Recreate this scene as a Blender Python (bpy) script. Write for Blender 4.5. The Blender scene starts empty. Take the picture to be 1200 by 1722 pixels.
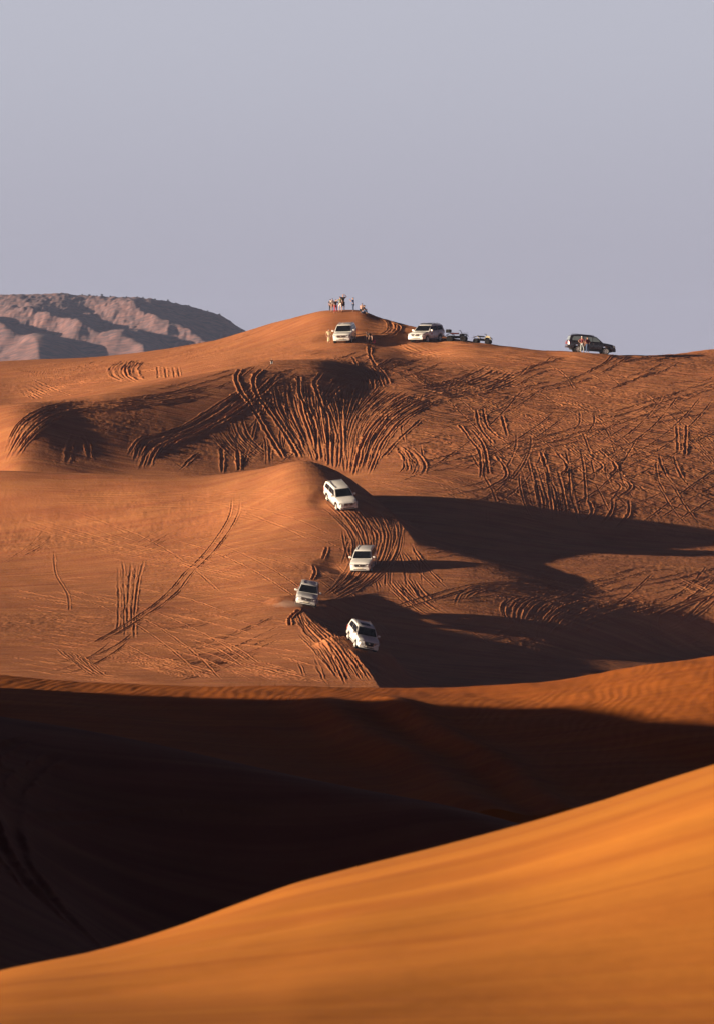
import bpy, bmesh, math, random
import numpy as np
from mathutils import Vector, Matrix

# ------------------------------------------------------------------ camera, sky, sun, exposure
S = bpy.context.scene
F, VH, CU = 12000.0, 604.0, 600.0        # focal length, eye level and centre column in 1200x1722 pixel units
SUN_EL, SUN_AZ = 9.5, 14.0              # sun: low, from the left, this many degrees towards the viewer
cam_d = bpy.data.cameras.new('camera')
cam = bpy.data.objects.new('camera', cam_d)
S.collection.objects.link(cam)
S.camera = cam
cam.location = (0, 0, 0)
cam.rotation_euler = (math.radians(90), 0, 0)
cam_d.sensor_fit = 'VERTICAL'
cam_d.sensor_height = 36.0
cam_d.sensor_width = 36.0
cam_d.lens = F / 1722.0 * 36.0
cam_d.shift_y = -(861.0 - VH) / 1722.0
cam_d.clip_start = 1.0
cam_d.clip_end = 60000.0
cam_d.dof.use_dof = True
cam_d.dof.focus_distance = 665.0
cam_d.dof.aperture_fstop = 250.0 / 30.0

W = bpy.data.worlds.new('World')
S.world = W
W.use_nodes = True
nt = W.node_tree
nt.nodes.clear()
sky = nt.nodes.new('ShaderNodeTexSky')
sky.sky_type = 'NISHITA'
sky.sun_disc = False
sky.sun_elevation = math.radians(SUN_EL)
sky.air_density = 1.0
sky.dust_density = 2.0
sky.ozone_density = 1.5
# sun direction (towards the sun) = (-cos az, -sin az)
sky.sun_rotation = math.radians(270.0 - SUN_AZ)
hs = nt.nodes.new('ShaderNodeHueSaturation')
hs.inputs['Saturation'].default_value = 0.8
hs.inputs['Value'].default_value = 0.15
bg = nt.nodes.new('ShaderNodeBackground')
bg.inputs['Strength'].default_value = 0.05
out = nt.nodes.new('ShaderNodeOutputWorld')
nt.links.new(sky.outputs[0], hs.inputs['Color'])
# pale dusty air low over the horizon, clearing to the darker sky above
tc = nt.nodes.new('ShaderNodeTexCoord')
sp = nt.nodes.new('ShaderNodeSeparateXYZ')
nt.links.new(tc.outputs['Generated'], sp.inputs[0])
cr = nt.nodes.new('ShaderNodeValToRGB')
cr.color_ramp.interpolation = 'EASE'
e = cr.color_ramp.elements
e[0].position = 0.0; e[0].color = (0.305, 0.296, 0.353, 1)
e[1].position = 0.055; e[1].color = (0.372, 0.378, 0.437, 1)
nt.links.new(sp.outputs['Z'], cr.inputs[0])
sc_ = nt.nodes.new('ShaderNodeVectorMath'); sc_.operation = 'SCALE'; sc_.inputs['Scale'].default_value = 24.0
nt.links.new(cr.outputs[0], sc_.inputs[0])
# the low air is brighter and warmer on the side of the sun, dimmer opposite it
dt = nt.nodes.new('ShaderNodeVectorMath'); dt.operation = 'DOT_PRODUCT'
nt.links.new(tc.outputs['Generated'], dt.inputs[0])
dt.inputs[1].default_value = (-1.0, 0.0, 0.0)
gl = nt.nodes.new('ShaderNodeValToRGB')
g = gl.color_ramp.elements
g[0].position = 0.0; g[0].color = (0.12, 0.11, 0.16, 1)
g[1].position = 1.0; g[1].color = (1.5, 0.72, 0.42, 1)
k = gl.color_ramp.elements.new(0.44); k.color = (0.5, 0.5, 0.5, 1)
k = gl.color_ramp.elements.new(0.56); k.color = (0.5, 0.5, 0.5, 1)
d2 = nt.nodes.new('ShaderNodeMath'); d2.operation = 'MULTIPLY_ADD'; d2.inputs[1].default_value = 0.5; d2.inputs[2].default_value = 0.5
nt.links.new(dt.outputs['Value'], d2.inputs[0]); nt.links.new(d2.outputs[0], gl.inputs[0])
sc2 = nt.nodes.new('ShaderNodeVectorMath'); sc2.operation = 'MULTIPLY'
nt.links.new(sc_.outputs[0], sc2.inputs[0]); nt.links.new(gl.outputs[0], sc2.inputs[1])
fm = nt.nodes.new('ShaderNodeMapRange'); fm.interpolation_type = 'SMOOTHSTEP'
fm.inputs[1].default_value = 0.06; fm.inputs[2].default_value = 0.26; fm.inputs[3].default_value = 1; fm.inputs[4].default_value = 0
nt.links.new(sp.outputs['Z'], fm.inputs[0])
mx = nt.nodes.new('ShaderNodeMix'); mx.data_type = 'RGBA'
nt.links.new(fm.outputs[0], mx.inputs[0])
tn = nt.nodes.new('ShaderNodeVectorMath'); tn.operation = 'MULTIPLY'; tn.inputs[1].default_value = (1.0, 0.62, 1.0)
nt.links.new(hs.outputs[0], tn.inputs[0])
nt.links.new(tn.outputs[0], mx.inputs[6]); nt.links.new(sc2.outputs[0], mx.inputs[7])
nt.links.new(mx.outputs[2], bg.inputs['Color'])
nt.links.new(bg.outputs[0], out.inputs['Surface'])

sl = bpy.data.lights.new('sun', 'SUN')
sl.energy = 5.0
sl.angle = math.radians(0.53)
sl.color = (1.0, 0.80, 0.58)
so = bpy.data.objects.new('sun', sl)
S.collection.objects.link(so)
_e, _a = math.radians(SUN_EL), math.radians(SUN_AZ)
SUNV = Vector((-math.cos(_a) * math.cos(_e), -math.sin(_a) * math.cos(_e), math.sin(_e)))
so.rotation_euler = SUNV.to_track_quat('Z', 'Y').to_euler()
so.location = SUNV * 200

S.view_settings.view_transform = 'Standard'
S.view_settings.look = 'None'
S.view_settings.exposure = 1.15
S.view_settings.gamma = 1.0
S.cycles.max_bounces = 5
S.cycles.diffuse_bounces = 3
S.cycles.volume_bounces = 0
S.cycles.use_denoising = True

# ------------------------------------------------------------------ numeric helpers
rng = np.random.default_rng(11)
_tab = rng.random((256, 256))

def vnoise(x, y, seed=0):
    x = np.asarray(x, float) + seed * 17.31
    y = np.asarray(y, float) + seed * 9.77
    xi = np.floor(x).astype(np.int64); yi = np.floor(y).astype(np.int64)
    fx = x - xi; fy = y - yi
    fx = fx * fx * (3 - 2 * fx); fy = fy * fy * (3 - 2 * fy)
    a = _tab[xi & 255, yi & 255]; b = _tab[(xi + 1) & 255, yi & 255]
    c = _tab[xi & 255, (yi + 1) & 255]; d = _tab[(xi + 1) & 255, (yi + 1) & 255]
    return (a * (1 - fx) + b * fx) * (1 - fy) + (c * (1 - fx) + d * fx) * fy - 0.5

def fbm(x, y, oct=3, seed=0, gain=0.5):
    r = 0; g = 1.0
    for k in range(oct):
        r = r + g * vnoise(x * 2 ** k, y * 2 ** k, seed + k)
        g *= gain
    return r

def pchip(xk, yk, x):
    """xk: (K,) ; yk: (K,) ; monotone cubic, constant outside"""
    xk = np.asarray(xk, float); yk = np.asarray(yk, float)
    h = np.diff(xk); d = np.diff(yk) / h
    m = np.zeros_like(yk)
    if len(xk) > 2:
        ok = d[:-1] * d[1:] > 0
        w1 = 2 * h[1:] + h[:-1]; w2 = h[1:] + 2 * h[:-1]
        with np.errstate(divide='ignore', invalid='ignore'):
            mm = (w1 + w2) / (w1 / d[:-1] + w2 / d[1:])
        m[1:-1] = np.where(ok, mm, 0)
    x = np.clip(x, xk[0], xk[-1])
    i = np.clip(np.searchsorted(xk, x, side='right') - 1, 0, len(xk) - 2)
    t = (x - xk[i]) / h[i]
    return ((1 + 2 * t) * (1 - t) ** 2 * yk[i] + t * (1 - t) ** 2 * h[i] * m[i]
            + t * t * (3 - 2 * t) * yk[i + 1] + t * t * (t - 1) * h[i] * m[i + 1])

def surf_from_lines(Dk, Zk, Y):
    """Dk, Zk: (K, nc); Y: (nr,) -> z (nr, nc), monotone cubic down each column"""
    K, nc = Dk.shape
    h = np.maximum(np.diff(Dk, axis=0), 0.5); d = np.diff(Zk, axis=0) / h
    m = np.zeros_like(Zk)
    ok = d[:-1] * d[1:] > 0
    w1 = 2 * h[1:] + h[:-1]; w2 = h[1:] + 2 * h[:-1]
    with np.errstate(divide='ignore', invalid='ignore'):
        mm = (w1 + w2) / (w1 / d[:-1] + w2 / d[1:])
    m[1:-1] = np.where(ok, mm, 0)
    kk = np.exp(-0.5 * (np.arange(-60, 61) / 20.0) ** 2); kk /= kk.sum()
    for k in range(K):
        m[k] = np.convolve(np.pad(m[k], 60, mode='edge'), kk, mode='valid')
    nr = len(Y)
    Z = np.empty((nr, nc))
    cols = np.arange(nc)
    for r in range(nr):
        y = np.clip(Y[r], Dk[0], Dk[-1])
        i = np.clip((Dk <= y).sum(0) - 1, 0, K - 2)
        hh = h[i, cols]
        t = np.clip((y - Dk[i, cols]) / hh, 0, 1)
        Z[r] = ((1 + 2 * t) * (1 - t) ** 2 * Zk[i, cols] + t * (1 - t) ** 2 * hh * m[i, cols]
                + t * t * (3 - 2 * t) * Zk[i + 1, cols] + t * t * (t - 1) * hh * m[i + 1, cols])
    return Z

def smax(a, b, k):
    h = np.clip(0.5 + 0.5 * (a - b) / k, 0, 1)
    return b * (1 - h) + a * h + k * h * (1 - h)

# ------------------------------------------------------------------ the grid of the ground
def spaced(segs):
    o = []
    for a, b, st in segs:
        n = max(1, int(round((b - a) / st)))
        o += list(a + (b - a) * np.arange(n) / n)
    o.append(segs[-1][1])
    return np.array(o)

RES = 1.0
Y = spaced([(-60, 40, 4), (40, 48, 1), (48, 66, 0.15 * RES), (66, 90, 0.5), (90, 152, 0.2), (152, 178, 0.35), (178, 240, 0.14 * RES),
            (240, 300, 2), (300, 560, 4), (560, 576, 0.5), (576, 800, 0.09 * RES), (800, 870, 0.4), (870, 1000, 2.5),
            (1000, 2000, 40), (2000, 9000, 350)])
pos = [1240.0]; st = 3.0
while pos[-1] < 16000:
    pos.append(pos[-1] + st); st = min(st * 1.09, 400)
pos = np.array(pos[1:])
core = np.arange(-30, 1230 + 0.1, 0.9 * RES)
U = np.concatenate([(1200 - pos)[::-1], core, pos])
nr, nc = len(Y), len(U)
Wy = np.where(Y > 50, Y, 50 - 10 * (1 - np.exp((np.minimum(Y, 50) - 50) / 25)))
Wy = np.maximum(Wy, 38)
GX = (U[None, :] - CU) / F * Wy[:, None]
GY = np.repeat(Y[:, None], nc, 1)

UU = np.arange(-16200.0, 17500.0, 5.0)
def usmooth(a, sig):
    if sig > 0:
        k = np.exp(-0.5 * (np.arange(-int(4 * sig / 5) - 1, int(4 * sig / 5) + 2) * 5 / sig) ** 2); k /= k.sum()
        a = np.convolve(np.pad(a, len(k) // 2, mode='edge'), k, mode='valid')
    return np.interp(U, UU, a)

def line(pts, isz=False):
    """pts: (u, v, D) along one feature of the land -> D(U), z(U)"""
    p = np.array(pts, float)
    if len(p) == 1:
        p = np.vstack([p, p + [1000, 0, 0]])
    D = usmooth(pchip(p[:, 0], p[:, 2], UU), 16 if p[0, 2] > 250 else 60)
    v = usmooth(pchip(p[:, 0], p[:, 1], UU), (60 if isz else 55) if p[0, 2] < 250 else (0 if isz else 5))
    return D, (v if isz else -(v - VH) / F * D)

def surface(lines):
    Ds, Zs = [], []
    for L in lines:
        isz = L[0] == 'z'
        D, z = line(L[1], isz)
        Ds.append(D); Zs.append(z)
    Dk = np.array(Ds); Zk = np.array(Zs)
    for k in range(1, len(Dk)):
        Dk[k] = np.maximum(Dk[k], Dk[k - 1] + 1.0)
    return surf_from_lines(Dk, Zk, Y)

# the main land: near dune, left dune, middle dune, floor and the two far dunes
S2 = surface([
    ('z', [(0, -1.8, -60)]),
    ('z', [(0, -1.7, 0)]),
    ('z', [(-2000, -6.0, 30), (0, -4.4, 30), (1200, -3.8, 30), (4000, -1, 30)]),
    ('v', [(-2000, 2400, 47), (0, 1760, 47), (1200, 1745, 47), (4000, 1200, 47)]),
    ('v', [(-2000, 2300, 55), (-400, 1752, 55), (0, 1640, 56), (200, 1602, 57.2), (400, 1544, 58.6), (600, 1486, 59.8), (700, 1459, 60.4), (870, 1414, 60.8),
           (1000, 1372, 60.9), (1200, 1304, 61), (1600, 1190, 61), (4000, 900, 62)]),
    ('z', [(-2000, -9.9, 92), (0, -9.6, 92), (1200, -9.4, 96)]),
    ('z', [(-1500, -4, 124), (-400, -6.2, 126), (0, -8.7, 126), (300, -10.8, 124), (600, -12.4, 122), (1200, -12.4, 118)]),
    ('v', [(-2500, 900, 150), (-700, 1120, 150), (-200, 1178, 150), (0, 1206, 149), (200, 1240, 147), (400, 1286, 144), (600, 1330, 141), (750, 1358, 138), (870, 1390, 136),
           (1200, 1490, 132)]),
    ('z', [(-2500, -8, 166), (0, -10.6, 166), (870, -11.9, 160), (1200, -11.6, 158)]),
    ('z', [(-2500, -8, 182), (0, -10.9, 182), (600, -11.6, 180), (1200, -11.3, 180)]),
    ('v', [(-3000, 1000, 238), (-600, 1110, 238), (0, 1135, 236), (150, 1147, 235), (300, 1154, 234), (500, 1158, 233), (650, 1157, 232), (800, 1154, 231), (900, 1148, 230),
           (1000, 1137, 229), (1100, 1119, 228), (1200, 1104, 228), (1500, 1060, 230), (3000, 1000, 230)]),
    ('z', [(0, -18.0, 262)]),
    ('z', [(0, -27.5, 330)]),
    ('z', [(0, -29.5, 500)]),
    ('z', [(0, -28.6, 560)]),
    ('v', [(-600, 1112, 604), (500, 1112, 608), (650, 1104, 622), (900, 1106, 632), (1200, 1104, 652), (2000, 1090, 665)]),
    ('v', [(-600, 1010, 650), (500, 1022, 644), (700, 1022, 646), (900, 1024, 650), (1200, 1014, 658), (2000, 1000, 660)]),
    ('v', [(-600, 960, 684), (500, 950, 670), (700, 950, 666), (850, 955, 668), (1200, 960, 674), (2000, 950, 696)]),
    ('v', [(-600, 860, 700), (0, 850, 700), (250, 850, 696), (510, 860, 690), (700, 888, 683), (1000, 900, 692), (1200, 904, 696), (2000, 880, 720)]),
    ('v', [(-600, 780, 745), (-300, 780, 725), (0, 780, 706), (30, 780, 704.3), (250, 780, 710), (510, 780, 716), (700, 780, 711), (1000, 780, 715), (1200, 780, 718), (2000, 770, 740)]),
    ('v', [(-1200, 740, 760), (-300, 700, 745), (0, 681, 727), (35, 678, 726), (120, 671, 733), (200, 656, 739), (300, 636, 748), (400, 617, 756), (460, 608, 761),
           (530, 604, 766), (620, 613, 768), (800, 632, 765), (1200, 652, 760), (2000, 640, 770)]),
    ('v', [(-1200, 800, 756), (0, 726, 756), (120, 715, 759), (300, 668, 766), (400, 640, 772), (460, 622, 774), (530, 604, 776), (620, 597, 779), (700, 605, 779), (800, 606, 776),
           (1200, 618, 773), (2000, 610, 770)]),
    ('v', [(-1200, 700, 790), (0, 678, 790), (200, 645, 788), (400, 612, 784), (530, 586, 785), (580, 580, 786), (640, 580, 787), (700, 584, 787), (760, 581, 784), (840, 586, 782), (1200, 602, 782), (2000, 600, 780)]),
    ('v', [(-1200, 650, 850), (-200, 620, 848), (0, 608, 846), (150, 601, 840), (260, 589, 832), (350, 574, 826), (430, 553, 818), (500, 533, 808), (555, 521.5, 804), (600, 521, 803),
           (640, 535, 800), (700, 551, 796), (750, 567, 791), (800, 576, 788), (900, 589, 786), (950, 593.5, 786), (1030, 598, 786), (1080, 598, 786), (1150, 592, 788), (1200, 585, 790), (1600, 560, 790), (2500, 620, 790)]),
    ('z', [(-1200, -8, 905), (0, -8, 900), (600, -6, 860), (800, -7, 840), (2500, -8, 850)]),
    ('z', [(0, -14, 1000)]),
    ('z', [(0, -16, 3000)]),
    ('z', [(0, -30, 9100)]),
])
# the dune the cars come down, in front of the far dunes
S1 = surface([
    ('z', [(0, -33, 500)]),
    ('v', [(-600, 1172, 572), (600, 1172, 572), (1200, 1180, 572)]),
    ('v', [(-600, 1090, 632), (0, 1090, 622), (300, 1090, 612), (600, 1093, 600), (1200, 1093, 596)]),
    ('v', [(-600, 1000, 668), (0, 1000, 660), (300, 1005, 650), (500, 1013, 637), (640, 1005, 645), (1200, 1010, 645)]),
    ('v', [(-600, 900, 690), (0, 900, 685), (300, 905, 678), (550, 905, 668), (700, 905, 670), (1200, 905, 672)]),
    ('v', [(-1200, 870, 704), (-300, 803, 699), (0, 792, 694), (200, 797, 695), (330, 800, 695), (430, 790, 693), (510, 775, 690), (600, 800, 690), (700, 830, 692), (1200, 860, 694)]),
    ('z', [(-1200, -22, 740), (0, -20, 730), (600, -18, 730)]),
    ('z', [(0, -60, 830)]),
])

def plan(u, v, D):
    return ((u - CU) / F * D, D)

crest = [(-1200, 870, 704, 1), (-300, 803, 699, 1), (0, 792, 694, 1), (330, 800, 695, 1), (430, 790, 693, 1), (505, 776, 690.5, 1), (530, 783, 689, 1), (565, 800, 687.5, 1), (602, 826, 684, 1), (628, 850, 681, 1), (660, 872, 677, 1),
         (688, 902, 671, .6), (700, 935, 664, .1), (690, 965, 656, 0), (660, 990, 650, 0), (615, 1003, 646, .5), (560, 1008, 641, .8),
         (500, 1018, 636.5, 1), (515, 1035, 629, 1), (548, 1060, 616, 1), (585, 1092, 603, 1), (612, 1125, 590, 1), (640, 1160, 575, 1), (680, 1220, 555, 1), (760, 1300, 520, 1)]
cp = np.array([[*plan(u, v, D), m] for u, v, D, m in crest])
# refine the crest with a smooth curve
tt = np.arange(len(cp)); ts = np.linspace(0, len(cp) - 1, 110)
cps = np.stack([pchip(tt, cp[:, k], ts) for k in range(3)], 1)
r0, r1 = np.searchsorted(Y, 505), np.searchsorted(Y, 829)
X_, Y_ = GX[r0:r1], GY[r0:r1]
best = np.full(X_.shape, 1e9); wsum = np.zeros(X_.shape); msum = np.zeros(X_.shape)
inside = np.zeros(X_.shape, bool)
poly = [tuple(p[:2]) for p in cps] + [(-2000, 519), (-2000, cps[0][1])]
for i in range(len(cps) - 1):
    ax, ay, am = cps[i]; bx, by, bm = cps[i + 1]
    dx, dy = bx - ax, by - ay
    t = np.clip(((X_ - ax) * dx + (Y_ - ay) * dy) / (dx * dx + dy * dy), 0, 1)
    d2 = (X_ - ax - t * dx) ** 2 + (Y_ - ay - t * dy) ** 2
    np.minimum(best, d2, out=best)
    w = 1.0 / (d2 + 0.3) ** 2
    wsum += w; msum += w * (am + (bm - am) * t)
for i in range(len(poly)):
    ax, ay = poly[i]; bx, by = poly[(i + 1) % len(poly)]
    if abs(by - ay) < 1e-9:
        continue
    c = ((ay > Y_) != (by > Y_)) & (X_ < (bx - ax) * (Y_ - ay) / (by - ay) + ax)
    inside ^= c
dist = np.sqrt(best); mfac = msum / wsum
sd = np.where(inside, 0, dist)
drop = mfac * 0.56 * (np.sqrt(sd ** 2 + 0.15 ** 2) - 0.15)
Z = S2.copy()
Z[r0:r1] = smax(S1[r0:r1] - drop, S2[r0:r1], 1.0)
insideD = np.zeros(Z.shape, bool); insideD[r0:r1] = inside & (S1[r0:r1] > S2[r0:r1])
del X_, Y_, best, wsum, msum

# the high dunes out of view on the left that throw the shade over the near hollows
def ridge(px, py, pz, width, x, y, z):
    """raise a dune whose crest runs through the points (px, py, pz)"""
    cx = np.interp(y, py, px); cz = np.interp(y, py, pz, left=-60, right=-60)
    d = np.abs(x - cx)
    h = cz - 0.42 * (np.sqrt(d * d + 2.0) - 1.41)
    return smax(h, z, 1.0)
LEFT = U < -20
Z[:, LEFT] = ridge([-42, -42, -41, -40, -40, -40, -40], [66, 76, 90, 130, 182, 204, 222],
                   [-14, 1.0, 3.0, 2.5, -1.2, -2.4, -5.2], 30, GX[:, LEFT], GY[:, LEFT], Z[:, LEFT])
# broad undulation
vis = (GY > 560) & (GY < 1000)
amp = np.where(GY > 560, 1.0, 0.0) * np.clip((1000 - GY) / 200, 0, 1)
Z += amp * ((0.28 - 0.12 * np.clip(GX / 8, 0, 1) * np.clip((GY - 630) / 15, 0, 1) * np.clip((715 - GY) / 15, 0, 1)) * fbm(GX / 14, GY / 9, 2, 3) + 0.03 * fbm(GX / 2.2, GY / 3, 2, 8))
Z += np.where(GY > 1000, 1, 0) * 3 * fbm(GX / 90, GY / 200, 2, 5)

# ------------------------------------------------------------------ where the vehicles stand: the sand under each is shaped to its wheels
def pose_matrix(yaw, pitch, roll):
    """yaw: heading from straight at the viewer, + towards the right; pitch: nose down; roll: + lowers the side on the right of the picture"""
    fwd = Vector((math.sin(math.radians(yaw)), -math.cos(math.radians(yaw)), 0))
    lat = Vector((0, 0, 1)).cross(fwd)
    p = math.radians(pitch)
    up = Vector((0, 0, 1)) * math.cos(p) + fwd * math.sin(p)
    fwd = fwd * math.cos(p) - Vector((0, 0, 1)) * math.sin(p)
    r = math.radians(roll)
    # lat (the car's left) points to the right of the picture for a car facing the viewer
    lat2 = lat * math.cos(r) - up * math.sin(r); up2 = up * math.cos(r) + lat * math.sin(r)
    m = Matrix((fwd, lat2, up2)).transposed()
    return m.to_4x4()

VV0 = VH - Z / np.maximum(Y[:, None], 1) * F
def base_ground(u, v, ylo=566):
    a = np.searchsorted(Y, ylo); b = np.searchsorted(Y, 869)
    c = int(np.clip(np.searchsorted(U, u), 1, nc - 1))
    col = np.minimum.accumulate(VV0[a:b, c]); k = int(np.clip(np.searchsorted(-col, -max(v, col[-1] + 0.4)), 1, b - a - 1))
    return (u - CU) / F * Y[a + k], Y[a + k], Z[a + k, c]

POSES = {}
for key, u, v, yaw, pitch, roll, rad, sink in (
        ('c1', 573, 848, 19, 17, -6, 2.1, .10), ('c2', 611, 955, -8, 11, 0, 3.0, .12), ('c3', 515, 1014, -2, 8, 10, 2.4, .12), ('c4', 607, 1085, 12, 12, 12, 2.6, .12),
        ('c5', 580, 574, -8, 7, -2, 3.0, .08), ('c6', 716, 574.5, -28, 3, 0, 3.2, .08), ('c7', 991, 593.5, 98, 4.5, 0, 3.2, .06),
        ('q1', 767.5, 574, 80, 1, 0, 1.4, .04), ('q2', 810, 577, 75, 5, 0, 1.4, .04)):
    x, y, z = base_ground(u, v)
    if key == 'c4':            # on the brow, not in the hollow behind it
        y = 604.0; x = (u - CU) / F * y; z = (VH - v) / F * y
    R3 = pose_matrix(yaw, pitch, roll)
    POSES[key] = (x, y, z, R3, sink)
    a, b = np.searchsorted(Y, y - 9), np.searchsorted(Y, y + 9)
    ca, cb = np.searchsorted(U, u - 200), np.searchsorted(U, u + 200)
    gx, gy = GX[a:b, ca:cb], GY[a:b, ca:cb]
    nrm = R3.to_3x3().col[2]
    plane = z - (nrm.x * (gx - x) + nrm.y * (gy - y)) / nrm.z
    w = np.clip(1 - (np.hypot(gx - x, gy - y) - rad * .75) / (rad * .9), 0, 1); w = w * w * (3 - 2 * w)
    Z[a:b, ca:cb] += (plane - Z[a:b, ca:cb]) * w

# ------------------------------------------------------------------ tyre tracks pressed into the sand
rv0, rv1 = np.searchsorted(Y, 566), np.searchsorted(Y, 869)
VV = VH - Z[rv0:rv1] / Y[rv0:rv1, None] * F
VM = np.minimum.accumulate(VV, axis=0)
YV = Y[rv0:rv1]

def ground_at(u, v):
    """where the view ray (u, v) meets the land"""
    c = int(np.clip(np.searchsorted(U, u), 1, nc - 1))
    t = (u - U[c - 1]) / (U[c] - U[c - 1])
    col = VM[:, c - 1] * (1 - t) + VM[:, c] * t
    v = max(v, col[-1] + 0.3)
    k = int(np.searchsorted(-col, -v))
    k = min(max(k, 1), len(YV) - 1)
    a, b = col[k - 1], col[k]
    s = 0.0 if a - b < 1e-6 else min(max((a - v) / (a - b), 0), 1)
    y = YV[k - 1] + s * (YV[k] - YV[k - 1])
    return (u - CU) / F * y, y

H = np.zeros(Z.shape, np.float32)          # pressed-in detail, added to Z at the end
dxs = np.diff(U)

def catmull(p, n=14):
    p = np.asarray(p, float)
    if len(p) == 2:
        t = np.linspace(0, 1, n)[:, None]
        return p[0] * (1 - t) + p[1] * t
    q = np.vstack([2 * p[0] - p[1], p, 2 * p[-1] - p[-2]])
    o = []
    t = np.linspace(0, 1, n, endpoint=False)[:, None]
    for i in range(1, len(q) - 2):
        a, b, c, d = q[i - 1], q[i], q[i + 1], q[i + 2]
        o.append(0.5 * (2 * b + (c - a) * t + (2 * a - 5 * b + 4 * c - d) * t * t + (3 * b - a - 3 * c + d) * t ** 3))
    o.append(p[-1:])
    return np.vstack(o)

def stamp(path, hw, depth, bead=0.0, berm=0.8, fade=2.5, sd_=0):
    depth = max(depth * 0.42, 0.026); hw = max(hw * 0.42, 0.075)
    """press one rut along the world path (n, 2)"""
    seg = np.diff(path, axis=0); L = np.hypot(seg[:, 0], seg[:, 1])
    s = np.concatenate([[0], np.cumsum(L)])
    if s[-1] < 1.0:
        return
    n = max(3, int(s[-1] / 0.35))
    sq = np.linspace(0, s[-1], n)
    px = np.interp(sq, s, path[:, 0]); py = np.interp(sq, s, path[:, 1])
    R = hw * 3.0
    ra = max(np.searchsorted(Y, py.min() - R), 1); rb = np.searchsorted(Y, py.max() + R)
    ymid = 0.5 * (py.min() + py.max())
    ca = np.searchsorted(U, (px / py).min() * F + CU - R / ymid * F - 3); cb = np.searchsorted(U, (px / py).max() * F + CU + R / ymid * F + 3)
    if rb - ra < 2 or cb - ca < 2:
        return
    rb = min(rb, nr); cb = min(cb, nc)
    D = np.full((rb - ra, cb - ca), 9.0, np.float32); T = np.zeros_like(D)
    for i in range(n - 1):
        ax, ay, bx, by = px[i], py[i], px[i + 1], py[i + 1]
        r1_ = np.searchsorted(Y, min(ay, by) - R) - ra; r2_ = np.searchsorted(Y, max(ay, by) + R) - ra
        um = F / ay
        c1_ = np.searchsorted(U, min(ax, bx) * um + CU - R * um - 2) - ca; c2_ = np.searchsorted(U, max(ax, bx) * um + CU + R * um + 2) - ca
        r1_ = max(r1_, 0); c1_ = max(c1_, 0); r2_ = min(r2_, D.shape[0]); c2_ = min(c2_, D.shape[1])
        if r2_ <= r1_ or c2_ <= c1_:
            continue
        xx = GX[ra + r1_:ra + r2_, ca + c1_:ca + c2_]; yy = GY[ra + r1_:ra + r2_, ca + c1_:ca + c2_]
        dx, dy = bx - ax, by - ay
        t = np.clip(((xx - ax) * dx + (yy - ay) * dy) / (dx * dx + dy * dy), 0, 1)
        sgn = np.hypot(xx - ax - t * dx, yy - ay - t * dy)
        v_ = D[r1_:r2_, c1_:c2_]; w_ = T[r1_:r2_, c1_:c2_]
        m = sgn < v_
        v_[m] = sgn[m]; w_[m] = (sq[i] + t * (sq[i + 1] - sq[i]))[m]
    # uneven edges
    sub = (slice(ra, rb), slice(ca, cb))
    Dn = D / hw * (1 + 0.55 * vnoise(GX[sub] / 0.28, GY[sub] / 0.38, 60) + 0.5 * vnoise(GX[sub] / 1.1, GY[sub] / 1.4, 61))
    x1 = np.clip(Dn, 0, 3)
    prof = np.where(x1 < 1, -np.maximum(np.cos(x1 * math.pi / 2), 0) ** 0.7, 1.25 * berm * np.maximum(np.sin(np.clip((x1 - 1) / 1.6, 0, 1) * math.pi), 0) ** 1.2)
    end = np.clip(T / fade, 0, 1) * np.clip((s[-1] - T) / fade, 0, 1)
    end = end * end * (3 - 2 * end)
    vary = 0.75 + 1.1 * vnoise(T / 2.3, T * 0 + sd_ * 3.1, 5)
    if bead > 0:
        vary = vary * (1 - bead + bead * (0.5 + 0.5 * np.sin(T * 2 * math.pi / 0.55)) * 1.6)
    prof = prof * depth * end * vary
    keep = np.clip((2.2 - x1) / 1.0, 0, 1) * end * 0.75
    hv = H[ra:rb, ca:cb]
    hv *= (1 - keep); hv += prof

tr = np.random.default_rng(5)
cnt = [0]
def track(pts, hw=0.17, depth=0.07, pair=0.0, bead=0.0, wob=1.0, berm=0.8, fade=2.5):
    p = catmull(pts)
    k = cnt[0]; cnt[0] += 1
    a = np.arange(len(p)) / 14.0
    p = p + wob * np.stack([1.6 * vnoise(a * 1.3, a * 0 + k, 2), 1.0 * vnoise(a * 1.3, a * 0 + k, 4)], 1) * 1.6
    w = np.array([ground_at(u, v) for u, v in p])
    # drop jumps over hidden hollows
    j = np.hypot(*np.diff(w, axis=0).T)
    cut = np.where(j > 12)[0]
    parts = np.split(w, cut + 1)
    for q in parts:
        if len(q) < 3:
            continue
        kk = np.array([.25, .5, .25])
        for _ in range(2):
            q = np.stack([np.convolve(np.pad(q[:, c], 1, mode='edge'), kk, 'valid') for c in (0, 1)], 1)
        if pair > 0:
            tg = np.gradient(q, axis=0); tg /= np.maximum(np.hypot(tg[:, :1], tg[:, 1:]), 1e-6)
            nrm = np.stack([-tg[:, 1], tg[:, 0]], 1)
            stamp(q + nrm * pair / 2, hw, depth, bead, berm, fade, k); stamp(q - nrm * pair / 2, hw, depth, bead, berm, fade, k + 500)
        else:
            stamp(q, hw, depth, bead, berm, fade, k)

def resamp(p, n=7):
    p = catmull(p, 10)
    s = np.concatenate([[0], np.cumsum(np.hypot(*np.diff(p, axis=0).T))])
    q = np.linspace(0, s[-1], n)
    return np.stack([np.interp(q, s, p[:, 0]), np.interp(q, s, p[:, 1])], 1)

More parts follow.
